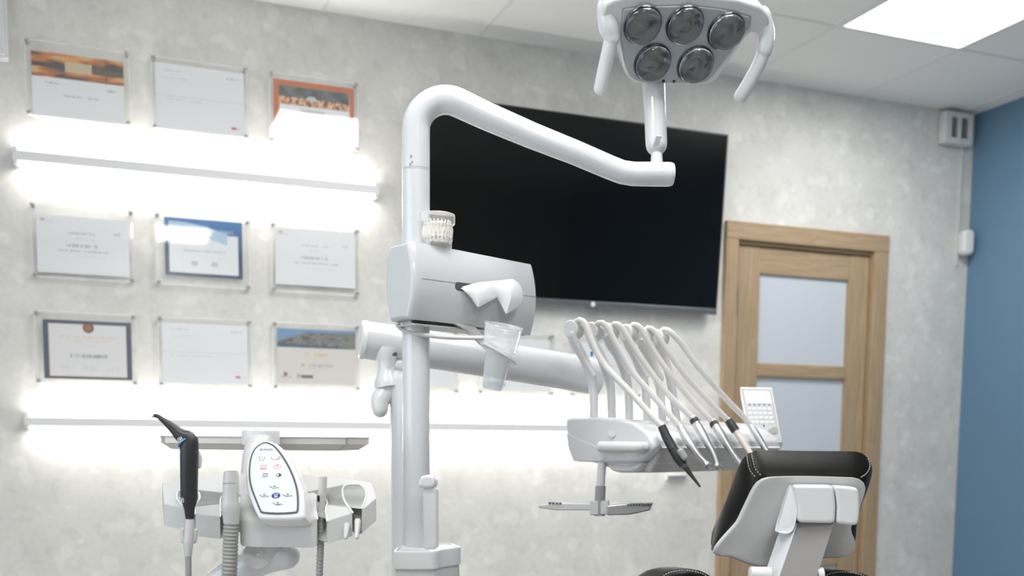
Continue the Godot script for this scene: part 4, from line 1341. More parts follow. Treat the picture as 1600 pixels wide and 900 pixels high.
	for p in rests:
		var q := Shape.new()
		q.prism(Shape.rounded(PackedVector2Array([Vector2(-0.0542, 0.0508), Vector2(-0.0208, 0.0376), Vector2(-0.0023, 0.0173), Vector2(0.0018, 0.0), Vector2(-0.0308, -0.0003), Vector2(-0.0551, 0.0141)]), 0.004), -0.012, 0.012, 0.004)
		var n := part(o, "instrument_rest", q, M.white_plastic)
		n.position = Vector3(0, 0.0015, (p as Vector3).z + 0.03)
	swing_arm(o)
	display_panel()
	tray_holder()

func display_panel() -> void:
	var o := thing("display_panel", "small white keypad with a bright screen standing on the console", "control panel", Transform3D(Vector3(0.8186, 0.0, 0.574), Vector3(0.1776, 0.9511, -0.2529), Vector3(-0.5466, 0.309, 0.7785), Vector3(1.6143, 1.0694, 1.8868)))
	var f: PackedVector2Array = Shape.rounded(PackedVector2Array([Vector2(-0.0462, 0.0839), Vector2(0.0394, 0.0816), Vector2(0.0697, -0.0749), Vector2(-0.016, -0.0756)]), 0.004)
	var s := Shape.new()
	s.prism(f, -0.045, 0.0, 0.004)
	part(o, "panel_case", s, M.white_plastic)
	var e := Shape.new()
	e.prism(Shape.rounded(PackedVector2Array([Vector2(-0.0409, 0.0766), Vector2(0.0346, 0.0744), Vector2(0.063, -0.0678), Vector2(-0.0113, -0.0684)]), 0.002), -0.001, 0.0006)
	part(o, "panel_border", e, M.mid_grey)
	var g := Shape.new()
	g.prism(Shape.rounded(PackedVector2Array([Vector2(-0.0392, 0.0747), Vector2(0.033, 0.0725), Vector2(0.0613, -0.0661), Vector2(-0.0097, -0.0666)]), 0.002), -0.001, 0.0012)
	part(o, "panel_face", g, M.keypad_grey)
	var d := Shape.new()
	d.prism(PackedVector2Array([Vector2(-0.0357, 0.071), Vector2(0.0331, 0.0689), Vector2(0.0398, 0.0344), Vector2(-0.0262, 0.0363)]), 0.0, 0.002)
	part(o, "screen", d, M.display_white, 38.0, "pale lit screen")
	for r in 4:
		for c in 5:
			var k := part(o, "button", boxed(Vector3(0.0085, 0.0075, 0.0025), Vector3.ZERO, 0.001), M.display_white)
			k.position = Vector3(-0.0182, 0.0203, 0.0015) + Vector3(0.0128 * c + 0.0028 * r, -0.0125 * r - 0.0002 * c, 0)
	for c in 5:
		var t := part(o, "screen_tick", boxed(Vector3(0.004, 0.003, 0.001), Vector3.ZERO), M.dark_grey)
		t.position = Vector3(-0.0193, 0.031, 0.002) + Vector3(0.0128 * c, 0, 0)
	var dk := Shape.new()
	dk.prism(Shape.disc(0.0022, 12), 0.001, 0.003)
	part(o, "black_key", dk, M.gap_black).position = Vector3(0.0201, -0.0281, 0.0)
	var gk := Shape.new()
	gk.prism(Shape.rounded(PackedVector2Array([Vector2(0.0294, -0.0413), Vector2(0.044, -0.0305), Vector2(0.0539, -0.0322), Vector2(0.056, -0.0501), Vector2(0.0346, -0.052)]), 0.004), 0.001, 0.003, 0.0008)
	part(o, "grey_key", gk, M.mid_grey)
	var b := Shape.new()
	b.box(Vector3(0.07, 0.06, 0.05), Vector3(0.0159, -0.0666, -0.055), 0.01)
	part(o, "panel_foot", b, M.soft_white)

func tray_holder() -> void:
	var o := thing("tray_holder", "white post with a small tray bracket hanging under the console", "tray holder", Transform3D(Vector3(0.8567, 0.0, 0.5155), Vector3(0.0, 1, 0.0), Vector3(-0.5162, 0.0, 0.8566), Vector3(1.0811, 0.846, 2.0271)))
	var c := Shape.new()
	c.tube([Vector3(0.0044, 0.1037, 0.0), Vector3(0.0025, 0.0763, 0.0), Vector3(0.0015, 0.0458, 0.0)], [0.0105, 0.0102, 0.0100], 20)
	part(o, "upper_post", c, M.white_plastic, 35.0)
	var p := Shape.new()
	p.tube([Vector3(0.0015, 0.0474, 0.0), Vector3(0.0, 0.0, 0.0), Vector3(0.0004, -0.0245, 0.0)], 0.0125, 20)
	part(o, "lower_post", p, M.mid_grey, 35.0)
	var h := Shape.new()
	h.prism(Shape.rounded(PackedVector2Array([Vector2(-0.0231, 0.0118), Vector2(0.0226, 0.0126), Vector2(0.0232, -0.0194), Vector2(-0.0226, -0.0234)]), 0.003), -0.012, 0.012, 0.003)
	part(o, "hub", h, M.soft_white)
	var l := Shape.new()
	l.slab(Shape.rounded(PackedVector2Array([Vector2(-0.1465, -0.0012), Vector2(-0.1031, 0.005), Vector2(-0.02, 0.0058), Vector2(-0.0197, -0.0111), Vector2(-0.1028, -0.0127), Vector2(-0.1464, -0.0074)]), 0.004), -0.008, Vector3(0, 0, 0.02), 0.003)
	part(o, "tray_blade", l, M.soft_white)
	var r := Shape.new()
	r.slab(Shape.rounded(PackedVector2Array([Vector2(0.0198, 0.0019), Vector2(0.0576, 0.0072), Vector2(0.1104, 0.0051), Vector2(0.1224, 0.0038), Vector2(0.1212, -0.0068), Vector2(0.0957, -0.0134), Vector2(0.0732, -0.0184), Vector2(0.0202, -0.021)]), 0.003), -0.03, Vector3(0, 0, 0.06), 0.003)
	part(o, "tray_dish", r, M.satin_steel)
	for i in 9:
		var q := Shape.new()
		q.box(Vector3(0.005, 0.004, 0.05))
		part(o, "rim_notch", q, M.dark_grey).position = Vector3(0.0697, 0.0059, 0.0) + Vector3(0.0066 * i, -0.0012 + 0.0003 * i, 0.012)
	for i in 4:
		var q := Shape.new()
		q.box(Vector3(0.006, 0.004, 0.012), Vector3.ZERO, 0.001)
		part(o, "rim_notch", q, M.dark_grey).position = Vector3(-0.1185, 0.0046, 0.0) + Vector3(0.0085 * i, -0.0002 * i, 0.008)

func hose(o: Node3D, pts: Array, r: float) -> void:
	var s := Shape.new()
	s.tube(Shape.curve(pts, 36), r, 10, 1)
	part(o, "hose", s, M.hose_white, 60.0)

func instruments() -> void:
	var g := "handpieces hanging on the delivery console"
	# 1 black curing handpiece
	var a := thing("dental_handpiece", "black dental handpiece with a long thin tip, leftmost on the console", "handpiece", Transform3D(Vector3(1, 0.0, 0.0), Vector3(0.0, 1, 0.0), Vector3(0.0, 0.0, 1), Vector3(1.2926, 0.9998, 2.1144)), g)
	var s := Shape.new()
	s.tube([Vector3(-0.1339, 0.0339, 0.0634), Vector3(-0.1276, 0.011, 0.0735), Vector3(-0.1187, -0.0176, 0.0906)], [0.0095, 0.0105, 0.0112], 18)
	part(a, "rear_sleeve", s, M.black_rubber, 45.0)
	s = Shape.new()
	s.tube([Vector3(-0.1187, -0.0176, 0.0906), Vector3(-0.1111, -0.036, 0.1008), Vector3(-0.1035, -0.0529, 0.1109)], [0.0112, 0.0122, 0.0095], 18)
	part(a, "grip", s, M.black_rubber, 45.0)
	s = Shape.new()
	s.tube([Vector3(-0.1133, -0.0229, 0.1148), Vector3(-0.1072, -0.0356, 0.1217)], [0.0085, 0.0075], 14, 1)
	part(a, "grip_button", s, M.mid_grey, 45.0)
	s = Shape.new()
	s.tube([Vector3(-0.1048, -0.0501, 0.1101), Vector3(-0.0999, -0.0585, 0.116)], [0.0085, 0.0068], 16)
	part(a, "collar", s, M.dark_grey)
	s = Shape.new()
	s.tube([Vector3(-0.1012, -0.057, 0.1154), Vector3(-0.0892, -0.0781, 0.1265), Vector3(-0.0788, -0.0989, 0.1412)], [0.0065, 0.0042, 0.0022], 14, 1)
	part(a, "tip", s, M.black_rubber, 45.0)
	hose(a, [Vector3(-0.2783, 0.2688, -0.1025), Vector3(-0.2725, 0.2796, -0.0906), Vector3(-0.2632, 0.2697, -0.0752), Vector3(-0.2522, 0.2261, -0.0557), Vector3(-0.232, 0.1726, -0.0317), Vector3(-0.1883, 0.1106, 0.013), Vector3(-0.1603, 0.0699, 0.0387), Vector3(-0.1339, 0.0339, 0.0634)], 0.0072)
	# 2 to 5: slim metal handpieces, some with a black cap
	var words := ["silver handpiece with an angled head, next to the black one", "silver handpiece with a black cap and angled head, near the console middle", "silver handpiece with a black cap disappearing behind the headrest", "pinkish white handpiece with a longer black cap beside the keypad"]
	var path: Array = [
		[Vector3(-0.0582, 0.0323, 0.0173), Vector3(-0.0529, 0.0116, 0.0322), Vector3(-0.0437, -0.0177, 0.0549), Vector3(-0.0306, -0.0423, 0.0733), Vector3(-0.0227, -0.0538, 0.0829)],
		[Vector3(-0.0031, 0.0544, -0.0175), Vector3(0.0051, 0.0348, -0.007), Vector3(0.013, 0.0017, 0.0156), Vector3(0.0222, -0.0251, 0.0327), Vector3(0.0269, -0.0577, 0.0486)],
		[Vector3(0.0739, 0.0468, -0.0517), Vector3(0.0794, 0.0282, -0.0369), Vector3(0.089, 0.0005, -0.0196), Vector3(0.1012, -0.03, -0.001), Vector3(0.1148, -0.0572, 0.0178)],
		[Vector3(0.1373, 0.0528, -0.0817), Vector3(0.1487, 0.0259, -0.0638), Vector3(0.1542, 0.0071, -0.049), Vector3(0.1596, -0.0132, -0.034), Vector3(0.1649, -0.0317, -0.0193)]]
	var caps := [0, 1, 1, 2]
	var hoses: Array = [
		[Vector3(-0.2218, 0.2635, -0.1125), Vector3(-0.2155, 0.277, -0.0953), Vector3(-0.2026, 0.2661, -0.0838), Vector3(-0.181, 0.218, -0.0652), Vector3(-0.1514, 0.1582, -0.0423), Vector3(-0.1067, 0.0973, -0.0134), Vector3(-0.0582, 0.0323, 0.0173)],
		[Vector3(-0.1741, 0.2656, -0.1266), Vector3(-0.1655, 0.2783, -0.1138), Vector3(-0.1525, 0.2672, -0.1023), Vector3(-0.1278, 0.2184, -0.0824), Vector3(-0.0924, 0.1612, -0.0629), Vector3(-0.0555, 0.11, -0.0434), Vector3(-0.0031, 0.0544, -0.0175)],
		[Vector3(-0.1169, 0.2661, -0.1369), Vector3(-0.1059, 0.2811, -0.1288), Vector3(-0.0889, 0.2674, -0.1208), Vector3(-0.0575, 0.2125, -0.1085), Vector3(-0.0242, 0.1603, -0.0903), Vector3(0.0259, 0.1023, -0.0758), Vector3(0.0739, 0.0468, -0.0517)],
		[Vector3(-0.0691, 0.2618, -0.1503), Vector3(-0.0579, 0.277, -0.1422), Vector3(-0.0408, 0.2615, -0.134), Vector3(-0.0116, 0.2169, -0.1236), Vector3(0.0346, 0.1569, -0.1104), Vector3(0.0814, 0.1074, -0.098), Vector3(0.1373, 0.0528, -0.0817)]]
	for i in 4:
		var o := thing("dental_handpiece", words[i], "handpiece", Transform3D(Vector3(1, 0.0, 0.0), Vector3(0.0, 1, 0.0), Vector3(0.0, 0.0, 1), Vector3(1.2926, 0.9998, 2.1144)), g)
		var p: Array = path[i]
		var b := Shape.new()
		if i == 3:
			b.tube(Shape.curve(p, 12), [0.0085, 0.0085, 0.0085, 0.0084, 0.0084, 0.0084, 0.0084, 0.0082, 0.008, 0.0078, 0.0075, 0.007], 16, 1)
			part(o, "handpiece_body", b, M.pink_white, 45.0)
		else:
			b.tube(Shape.curve(p, 12), [0.0092, 0.0100, 0.0106, 0.0108, 0.0108, 0.0102, 0.0092, 0.0082, 0.0072, 0.0066, 0.0064, 0.0064], 16, 1)
			part(o, "handpiece_body", b, M.satin_steel, 45.0)
			var h := Shape.new()
			var d: Vector3 = ((p[4] as Vector3) - (p[3] as Vector3)).normalized()
			h.tube([(p[4] as Vector3) - Vector3(0.003, -0.001, 0), (p[4] as Vector3) + Vector3(0.004, -0.003, 0)], [0.0078, 0.0078], 16, 1)
			part(o, "handpiece_head", h, M.satin_steel, 45.0)
		if caps[i]:
			var c := Shape.new()
			var l := 0.45 if caps[i] == 1 else 0.95
			c.tube([p[0], (p[0] as Vector3).lerp(p[1], 0.5 * l), (p[0] as Vector3).lerp(p[1], l)], [0.0098, 0.0112, 0.0112], 16)
			part(o, "black_cap", c, M.black_rubber, 45.0)
		hose(o, hoses[i], 0.0070)
	var e := thing("dental_handpiece", "pale handpiece farthest right, its hose passing in front of the keypad", "handpiece", Transform3D(Vector3(1, 0.0, 0.0), Vector3(0.0, 1, 0.0), Vector3(0.0, 0.0, 1), Vector3(1.2926, 0.9998, 2.1144)), g)
	var f := Shape.new()
	f.tube(Shape.curve([Vector3(0.2227, 0.0431, -0.1124), Vector3(0.2284, 0.0237, -0.0974), Vector3(0.2369, -0.002, -0.0807), Vector3(0.2453, -0.0275, -0.0641)], 10), [0.007, 0.0085, 0.0092, 0.0092, 0.0092, 0.009, 0.0085, 0.008, 0.0075, 0.007], 16, 1)
	part(e, "handpiece_body", f, M.satin_steel, 45.0)
	hose(e, [Vector3(-0.0174, 0.2589, -0.1624), Vector3(-0.0091, 0.2759, -0.1555), Vector3(0.0059, 0.2676, -0.1435), Vector3(0.0384, 0.2357, -0.1385), Vector3(0.0751, 0.1876, -0.1302), Vector3(0.1266, 0.1365, -0.1267), Vector3(0.1788, 0.0895, -0.1233), Vector3(0.2081, 0.0641, -0.1201), Vector3(0.2242, 0.0399, -0.1115)], 0.0075)

# ---------------------------------------------------------------- spittoon with cup filler
func spittoon() -> void:
	var o := thing("spittoon_unit", "white spittoon unit with an upright cup filler in front of the pole", "dental unit", Transform3D(Vector3(0.8906, 0.0, 0.4545), Vector3(0.0, 1, 0.0), Vector3(-0.4552, 0.0, 0.8905), Vector3(0.5694, 0.7796, 2.2888)))
	var s := Shape.new()
	var dn := Vector3(0, -0.0345, 0)
	var top: Array = [Vector3(-0.0532, 0.0126, 0.0448), Vector3(-0.0576, 0.0073, -0.0552), Vector3(-0.0247, 0.0041, -0.119), Vector3(0.0259, 0.0045, -0.1244), Vector3(0.0575, 0.0043, -0.0671), Vector3(0.0633, 0.0023, -0.0372), Vector3(0.0359, 0.0049, 0.016), Vector3(0.0238, 0.0007, 0.0479), Vector3(-0.0389, 0.0057, 0.0591)]
	var y: float = (top[8] as Vector3).y
	var ring := []
	for p in top:
		ring.append(Vector3((p as Vector3).x, y, (p as Vector3).z))
	var r0 := Shape.smooth(ring, 40)
	s.rings([Shape.shrunk(r0, 0.90, dn), Shape.shrunk(r0, 0.985, dn), Shape.shrunk(r0, 1.0, dn * 0.92), Shape.shrunk(r0, 1.0, dn * 0.10), Shape.shrunk(r0, 0.985), Shape.shrunk(r0, 0.93, Vector3(0, 0.0005, 0)), Shape.shrunk(r0, 0.91, Vector3(0, -0.003, 0)), Shape.shrunk(r0, 0.5, Vector3(0, -0.004, 0))])
	part(o, "top_cover", s, M.white_plastic, 35.0)
	var b := Shape.new()
	var low := Vector3(0, -y - Vector3(0.5694, 0.7796, 2.2888).y + 0.02, 0)
	b.rings([Shape.shrunk(r0, 1.04, low), Shape.shrunk(r0, 0.97, dn * 1.5), Shape.shrunk(r0, 0.95, dn)])
	part(o, "unit_body", b, M.grey_plastic, 35.0)
	var f := Shape.new()
	f.prism(Shape.rounded(PackedVector2Array([Vector2(0.0011, 0.1296), Vector2(0.0288, 0.13), Vector2(0.0296, 0.0078), Vector2(0.0018, 0.0072)]), 0.008), 0.006, 0.034, 0.005)
	part(o, "filler_stem", f, M.white_plastic)
	var h := Shape.new()
	h.prism(Shape.rounded(PackedVector2Array([Vector2(-0.0077, 0.1271), Vector2(-0.0051, 0.1445), Vector2(0.0024, 0.152), Vector2(0.0187, 0.1534), Vector2(0.0263, 0.1485), Vector2(0.0282, 0.1387), Vector2(0.025, 0.1275)]), 0.010), 0.004, 0.040, 0.006, 4)
	part(o, "filler_spout", h, M.white_plastic)
	var k := Shape.new()
	k.box(Vector3(0.02, 0.008, 0.008), Vector3(-0.0067, -0.0226, 0.045), 0.002)
	part(o, "drain_clip", k, M.white_plastic)

# ---------------------------------------------------------------- assistant console at the left
func ribbed(pts: Array, r: float, n: int, depth := 0.10) -> Shape:
	var c := Shape.curve(pts, n)
	var rad := []
	for i in n:
		rad.append(r * (1.0 if i % 4 < 2 else 1.0 - depth))
	var s := Shape.new()
	s.tube(c, rad, 18)
	return s

func assistant_console() -> void:
	var o := thing("assistant_console", "pale grey assistant console with four holders and an egg-shaped control pad", "console", Transform3D(Vector3(0.8285, 0.0, 0.5597), Vector3(0.345, 0.788, -0.51), Vector3(-0.4416, 0.6157, 0.6528), Vector3(0.2561, 0.8867, 2.3724)))
	var dn := Vector3(0.0, -0.788, -0.6157)
	# winged deck with a pocket for each instrument
	var s := Shape.new()
	s.slab(Shape.rounded(PackedVector2Array([Vector2(-0.2249, 0.0387), Vector2(-0.2043, 0.0435), Vector2(-0.1483, 0.0548), Vector2(-0.104, 0.0614), Vector2(-0.076, 0.0619), Vector2(0.0439, 0.0641), Vector2(0.1024, 0.0567), Vector2(0.1713, 0.0511), Vector2(0.1829, 0.0471), Vector2(0.1985, 0.0146), Vector2(0.1774, -0.0116), Vector2(0.1777, -0.0076), Vector2(0.1788, 0.0182), Vector2(0.173, 0.0331), Vector2(0.1613, 0.0425), Vector2(0.1506, 0.0423), Vector2(0.1366, 0.0406), Vector2(0.1321, 0.0294), Vector2(0.1409, 0.0077), Vector2(0.1623, -0.0174), Vector2(0.1582, -0.0201), Vector2(0.1196, -0.036), Vector2(0.1109, -0.0107), Vector2(0.1102, 0.0015), Vector2(0.1027, 0.0122), Vector2(0.0944, 0.0161), Vector2(0.0867, 0.0132), Vector2(0.0863, 0.0009), Vector2(0.0937, -0.0139), Vector2(0.1009, -0.0325), Vector2(0.083, -0.0371), Vector2(-0.0129, -0.04), Vector2(-0.0417, -0.0381), Vector2(-0.0545, -0.0083), Vector2(-0.0592, 0.0068), Vector2(-0.0713, 0.0136), Vector2(-0.0888, 0.0131), Vector2(-0.0954, 0.0059), Vector2(-0.0917, -0.0093), Vector2(-0.0843, -0.0326), Vector2(-0.1346, -0.0285), Vector2(-0.1406, -0.0106), Vector2(-0.1374, 0.0063), Vector2(-0.1471, 0.0203), Vector2(-0.1652, 0.0241), Vector2(-0.1834, 0.0209), Vector2(-0.1847, 0.0094), Vector2(-0.1764, -0.0031), Vector2(-0.1577, -0.0167), Vector2(-0.1628, -0.0168), Vector2(-0.2043, -0.0081)]), 0.0022, 3), 0.0, dn * 0.041, 0.0018)
	part(o, "deck", s, M.grey_plastic, 40.0)
	var c := Shape.new()
	c.slab(Shape.rounded(PackedVector2Array([Vector2(-0.0605, 0.0194), Vector2(0.0878, 0.0229), Vector2(0.1021, -0.0325), Vector2(0.0923, -0.0361), Vector2(-0.0131, -0.0393), Vector2(-0.0429, -0.0382)]), 0.008, 4), 0.004, dn * 0.052, 0.005)
	part(o, "centre_block", c, M.grey_plastic, 40.0)
	for q in [[[Vector3(0.1623, -0.0174, 0.0), Vector3(0.1409, 0.0077, 0.0), Vector3(0.1321, 0.0294, 0.0), Vector3(0.1366, 0.0406, 0.0), Vector3(0.1506, 0.0423, 0.0), Vector3(0.1613, 0.0425, 0.0), Vector3(0.173, 0.0331, 0.0), Vector3(0.1788, 0.0182, 0.0), Vector3(0.1777, -0.0076, 0.0)]], [[Vector3(0.1196, -0.036, 0.0), Vector3(0.1109, -0.0107, 0.0), Vector3(0.1102, 0.0015, 0.0), Vector3(0.1027, 0.0122, 0.0), Vector3(0.0944, 0.0161, 0.0), Vector3(0.0867, 0.0132, 0.0), Vector3(0.0863, 0.0009, 0.0), Vector3(0.0937, -0.0139, 0.0), Vector3(0.1009, -0.0325, 0.0)]], [[Vector3(-0.0429, -0.0382, 0.0), Vector3(-0.0545, -0.0083, 0.0), Vector3(-0.0592, 0.0068, 0.0), Vector3(-0.0713, 0.0136, 0.0), Vector3(-0.0888, 0.0131, 0.0), Vector3(-0.0954, 0.0059, 0.0), Vector3(-0.0917, -0.0093, 0.0), Vector3(-0.0843, -0.0326, 0.0)]], [[Vector3(-0.1346, -0.0285, 0.0), Vector3(-0.1406, -0.0106, 0.0), Vector3(-0.1374, 0.0063, 0.0), Vector3(-0.1471, 0.0203, 0.0), Vector3(-0.1652, 0.0241, 0.0), Vector3(-0.1834, 0.0209, 0.0), Vector3(-0.1847, 0.0094, 0.0), Vector3(-0.1764, -0.0031, 0.0), Vector3(-0.1577, -0.0167, 0.0)]]]:
		var rim := Shape.new()
		rim.tube(Shape.curve(q[0], 40), 0.0019, 8, 1)
		part(o, "pocket_rim", rim, M.white_plastic, 60.0)
	# open tongue of the empty holder
	var t := Shape.new()
	t.slab(Shape.rounded(PackedVector2Array([Vector2(0.1346, 0.024), Vector2(0.1384, 0.0379), Vector2(0.1545, 0.041), Vector2(0.1725, 0.0304), Vector2(0.178, 0.0114), Vector2(0.176, -0.0156), Vector2(0.1614, -0.0187), Vector2(0.1446, 0.0024)]), 0.004), -0.016, dn * 0.03, 0.003)
	part(o, "holder_cup", t, M.mid_grey, 40.0)
	for q in [[[Vector3(0.1537, -0.0389, -0.01), Vector3(0.157, -0.0625, -0.01)]], [[Vector3(0.1713, -0.0291, -0.01), Vector3(0.1772, -0.0618, -0.01)]]]:
		var f := Shape.new()
		f.tube(q[0], [0.006, 0.0035], 10, 1)
		part(o, "holder_finger", f, M.grey_plastic, 50.0)
	# egg-shaped pad
	var pod := Node3D.new()
	pod.name = "control_pad"
	pod.transform = Transform3D(Vector3(0.8285, 0.0, 0.5597), Vector3(0.345, 0.788, -0.51), Vector3(-0.4416, 0.6157, 0.6528), Vector3(0.2561, 0.8867, 2.3724)).affine_inverse() * Transform3D(Vector3(0.8285, 0.0, 0.5597), Vector3(0.2631, 0.8829, -0.3889), Vector3(-0.4948, 0.4695, 0.7315), Vector3(0.2612, 0.9275, 2.4025))
	o.add_child(pod)
	var egg := Shape.new()
	var out := []
	for q in Shape.smooth([Vector3(-0.0352, 0.0785, 0.0), Vector3(-0.0507, 0.07, 0.0), Vector3(-0.0607, 0.0507, 0.0), Vector3(-0.0609, 0.024, 0.0), Vector3(-0.052, -0.0097, 0.0), Vector3(-0.0378, -0.0378, 0.0), Vector3(-0.0161, -0.0701, 0.0), Vector3(-0.0056, -0.0746, 0.0), Vector3(0.0302, -0.0749, 0.0), Vector3(0.065, -0.0721, 0.0), Vector3(0.0701, -0.0654, 0.0), Vector3(0.0628, -0.0319, 0.0), Vector3(0.0485, 0.0009, 0.0), Vector3(0.0314, 0.0292, 0.0), Vector3(0.0102, 0.0553, 0.0), Vector3(-0.0118, 0.0729, 0.0)], 64):
		out.append(Vector2(q.x, q.y))
	egg.prism(PackedVector2Array(out), -0.035, 0.0, 0.006, 4)
	part(pod, "pad_shell", egg, M.white_plastic, 45.0)
	var sh := []
	for q in Shape.smooth([Vector3(-0.0337, 0.074, 0.0), Vector3(-0.0481, 0.0636, 0.0), Vector3(-0.0537, 0.0444, 0.0), Vector3(-0.0509, 0.0154, 0.0), Vector3(-0.0426, -0.0107, 0.0), Vector3(-0.0294, -0.0345, 0.0), Vector3(-0.012, -0.0615, 0.0), Vector3(-0.0066, -0.0644, 0.0), Vector3(0.0235, -0.0654, 0.0), Vector3(0.0547, -0.0622, 0.0), Vector3(0.0579, -0.0573, 0.0), Vector3(0.0535, -0.0327, 0.0), Vector3(0.0451, -0.009, 0.0), Vector3(0.0283, 0.0204, 0.0), Vector3(0.0084, 0.0464, 0.0), Vector3(-0.0102, 0.0653, 0.0), Vector3(-0.0214, 0.0716, 0.0)], 64):
		sh.append(Vector2(q.x, q.y))
	var bd := Shape.new()
	bd.prism(PackedVector2Array(sh), -0.002, 0.0012)
	part(pod, "pad_border", bd, M.dark_grey)
	# printed face, drawn on its own outline
	var inner := Shape.inset(PackedVector2Array(sh), 0.0032)
	var lo := Vector2(1, 1)
	var hi := Vector2(-1, -1)
	for q in inner:
		lo = lo.min(q)
		hi = hi.max(q)
	var tri := Geometry2D.triangulate_polygon(inner)
	var st := SurfaceTool.new()
	st.begin(Mesh.PRIMITIVE_TRIANGLES)
	for i in range(0, tri.size(), 3):
		var a := inner[tri[i]]
		var b := inner[tri[i + 1]]
		var d := inner[tri[i + 2]]
		var order := [a, d, b] if (b - a).cross(d - a) > 0.0 else [a, b, d]
		for q in order:
			st.set_normal(Vector3.BACK)
			st.set_uv(Vector2((q.x - lo.x) / (hi.x - lo.x), (hi.y - q.y) / (hi.y - lo.y)))
			st.add_vertex(Vector3(q.x, q.y, 0.0016))
	var fm := StandardMaterial3D.new()
	fm.resource_name = "pad_print"
	var spots := []
	for q in PackedVector2Array([Vector2(-0.0262, 0.0585), Vector2(-0.0308, 0.0411), Vector2(-0.0052, 0.0418), Vector2(-0.0246, 0.0239), Vector2(0.0014, 0.025), Vector2(-0.0176, 0.0084), Vector2(0.0078, 0.0088), Vector2(0.0043, -0.0148), Vector2(-0.0113, -0.0317), Vector2(0.0322, -0.0301), Vector2(0.017, -0.0463), Vector2(0.011, -0.0306)]):
		spots.append(Vector2((q.x - lo.x) / (hi.x - lo.x) * 360.0, (hi.y - q.y) / (hi.y - lo.y) * 480.0))
	fm.albedo_texture = pod_print(spots)
	fm.roughness = 0.3
	part(pod, "pad_face", st.commit(), fm)
	# carrying arm below
	var ar := Shape.new()
	ar.tube(Shape.curve([Vector3(0.0142, -0.0559, -0.088), Vector3(-0.0196, -0.0595, -0.0932), Vector3(-0.0693, -0.0774, -0.1032), Vector3(-0.1192, -0.1035, -0.1183), Vector3(-0.1792, -0.1455, -0.1651)], 14), [0.026, 0.027, 0.0275, 0.0275, 0.0275, 0.0275, 0.0275, 0.0275, 0.0275, 0.0275, 0.0275, 0.0275, 0.0275, 0.0275], 30, 1)
	part(o, "support_arm", ar, M.white_plastic, 50.0)
	var ds := Shape.new()
	ds.tube([Vector3(-0.0311, -0.0661, -0.07), Vector3(-0.0222, -0.0746, -0.0558)], [0.028, 0.025], 30)
	part(o, "joint_disc", ds, M.white_plastic, 30.0)
	var sw := Shape.new()
	sw.tube([Vector3(-0.021, -0.0753, -0.0567), Vector3(-0.0191, -0.0772, -0.0535)], 0.0028, 12)
	part(o, "screw", sw, M.chrome)
	var nk := Shape.new()
	nk.tube([Vector3(-0.0062, -0.0322, -0.0552), Vector3(-0.012, -0.0512, -0.0839)], 0.03, 26)
	part(o, "joint_neck", nk, M.grey_plastic, 50.0)

	# stainless tray behind on its own post
	var tr := thing("instrument_tray", "long stainless steel tray edge-on behind the egg-shaped control pad", "tray", Transform3D(Vector3(0.8742, 0.0, 0.4853), Vector3(0.0, 1, 0.0), Vector3(-0.486, 0.0, 0.8741), Vector3(0.2576, 0.9934, 2.2006)))
	var x0: float = Vector3(-0.185, 0.0073, 0.0).x
	var x1: float = Vector3(0.1817, 0.0099, 0.0).x
	var xl: float = Vector3(-0.2117, -0.0016, 0.0).x
	var ty: float = Vector3(0.0001, 0.0086, 0.0).y
	var plan := [Vector2(xl, -0.035), Vector2(x0, 0.0), Vector2(x1 - 0.004, 0.0), Vector2(x1, -0.004), Vector2(x1, -0.15), Vector2(xl, -0.15)]
	var tray_rings := []
	for k in [[0.0, 1.0], [-0.0125, 1.0], [-0.0135, 0.985], [-0.0245, 0.90], [-0.0250, 0.86]]:
		var ring := []
		for q in plan:
			ring.append(Vector3(q.x, ty + k[0], q.y))
		tray_rings.append(Shape.shrunk(ring, k[1]))
	var pan := Shape.new()
	pan.rings(tray_rings)
	part(tr, "tray_pan", pan, M.tray_steel, 20.0)
	var lip := Shape.new()
	for i in plan.size():
		var a: Vector2 = plan[i]
		var b: Vector2 = plan[(i + 1) % plan.size()]
		lip.tube([Vector3(a.x, ty, a.y), Vector3(b.x, ty, b.y)], 0.0016, 8, 1)
	part(tr, "tray_rim", lip, M.steel, 50.0)
	var bs := Shape.new()
	bs.lathe([Vector2(0.0, -0.024), Vector2(0.030, -0.024), Vector2(0.0365, -0.020), Vector2(0.0365, 0.004), Vector2(0.034, 0.008), Vector2(0.0, 0.010)], Transform3D(Basis(), Vector3(0.0129, 0.0147, 0.006)), 36)
	part(tr, "tray_boss", bs, M.white_plastic, 35.0)
	var ps := Shape.new()
	ps.tube([Vector3(0.0174, -0.0047, 0.0183), Vector3(0.0174, -0.0297, 0.0511), Vector3(0.0276, -0.082, 0.0852)], [0.0300, 0.0230, 0.0250], 24)
	part(tr, "tray_post", ps, M.grey_plastic, 50.0)

	# black camera or curing light in the first holder
	var g := "handpieces in the assistant console"
	var h := thing("curing_light", "black angled handpiece with a blue ring in the left holder", "handpiece", Transform3D(Vector3(1, 0.0, 0.0), Vector3(0.0, 1, 0.0), Vector3(0.0, 0.0, 1), Vector3(0.2561, 0.8867, 2.3724)), g)
	var b := Shape.new()
	b.tube([Vector3(-0.1335, -0.0296, -0.0215), Vector3(-0.1337, -0.0104, -0.0203), Vector3(-0.1339, 0.0064, -0.02), Vector3(-0.1331, 0.0511, -0.0188), Vector3(-0.1321, 0.0955, -0.0176), Vector3(-0.1315, 0.1032, -0.0182)], [0.0068, 0.0092, 0.0145, 0.0152, 0.0157, 0.0155], 26)
	part(h, "handle", b, M.black_rubber, 50.0)
	b = Shape.new()
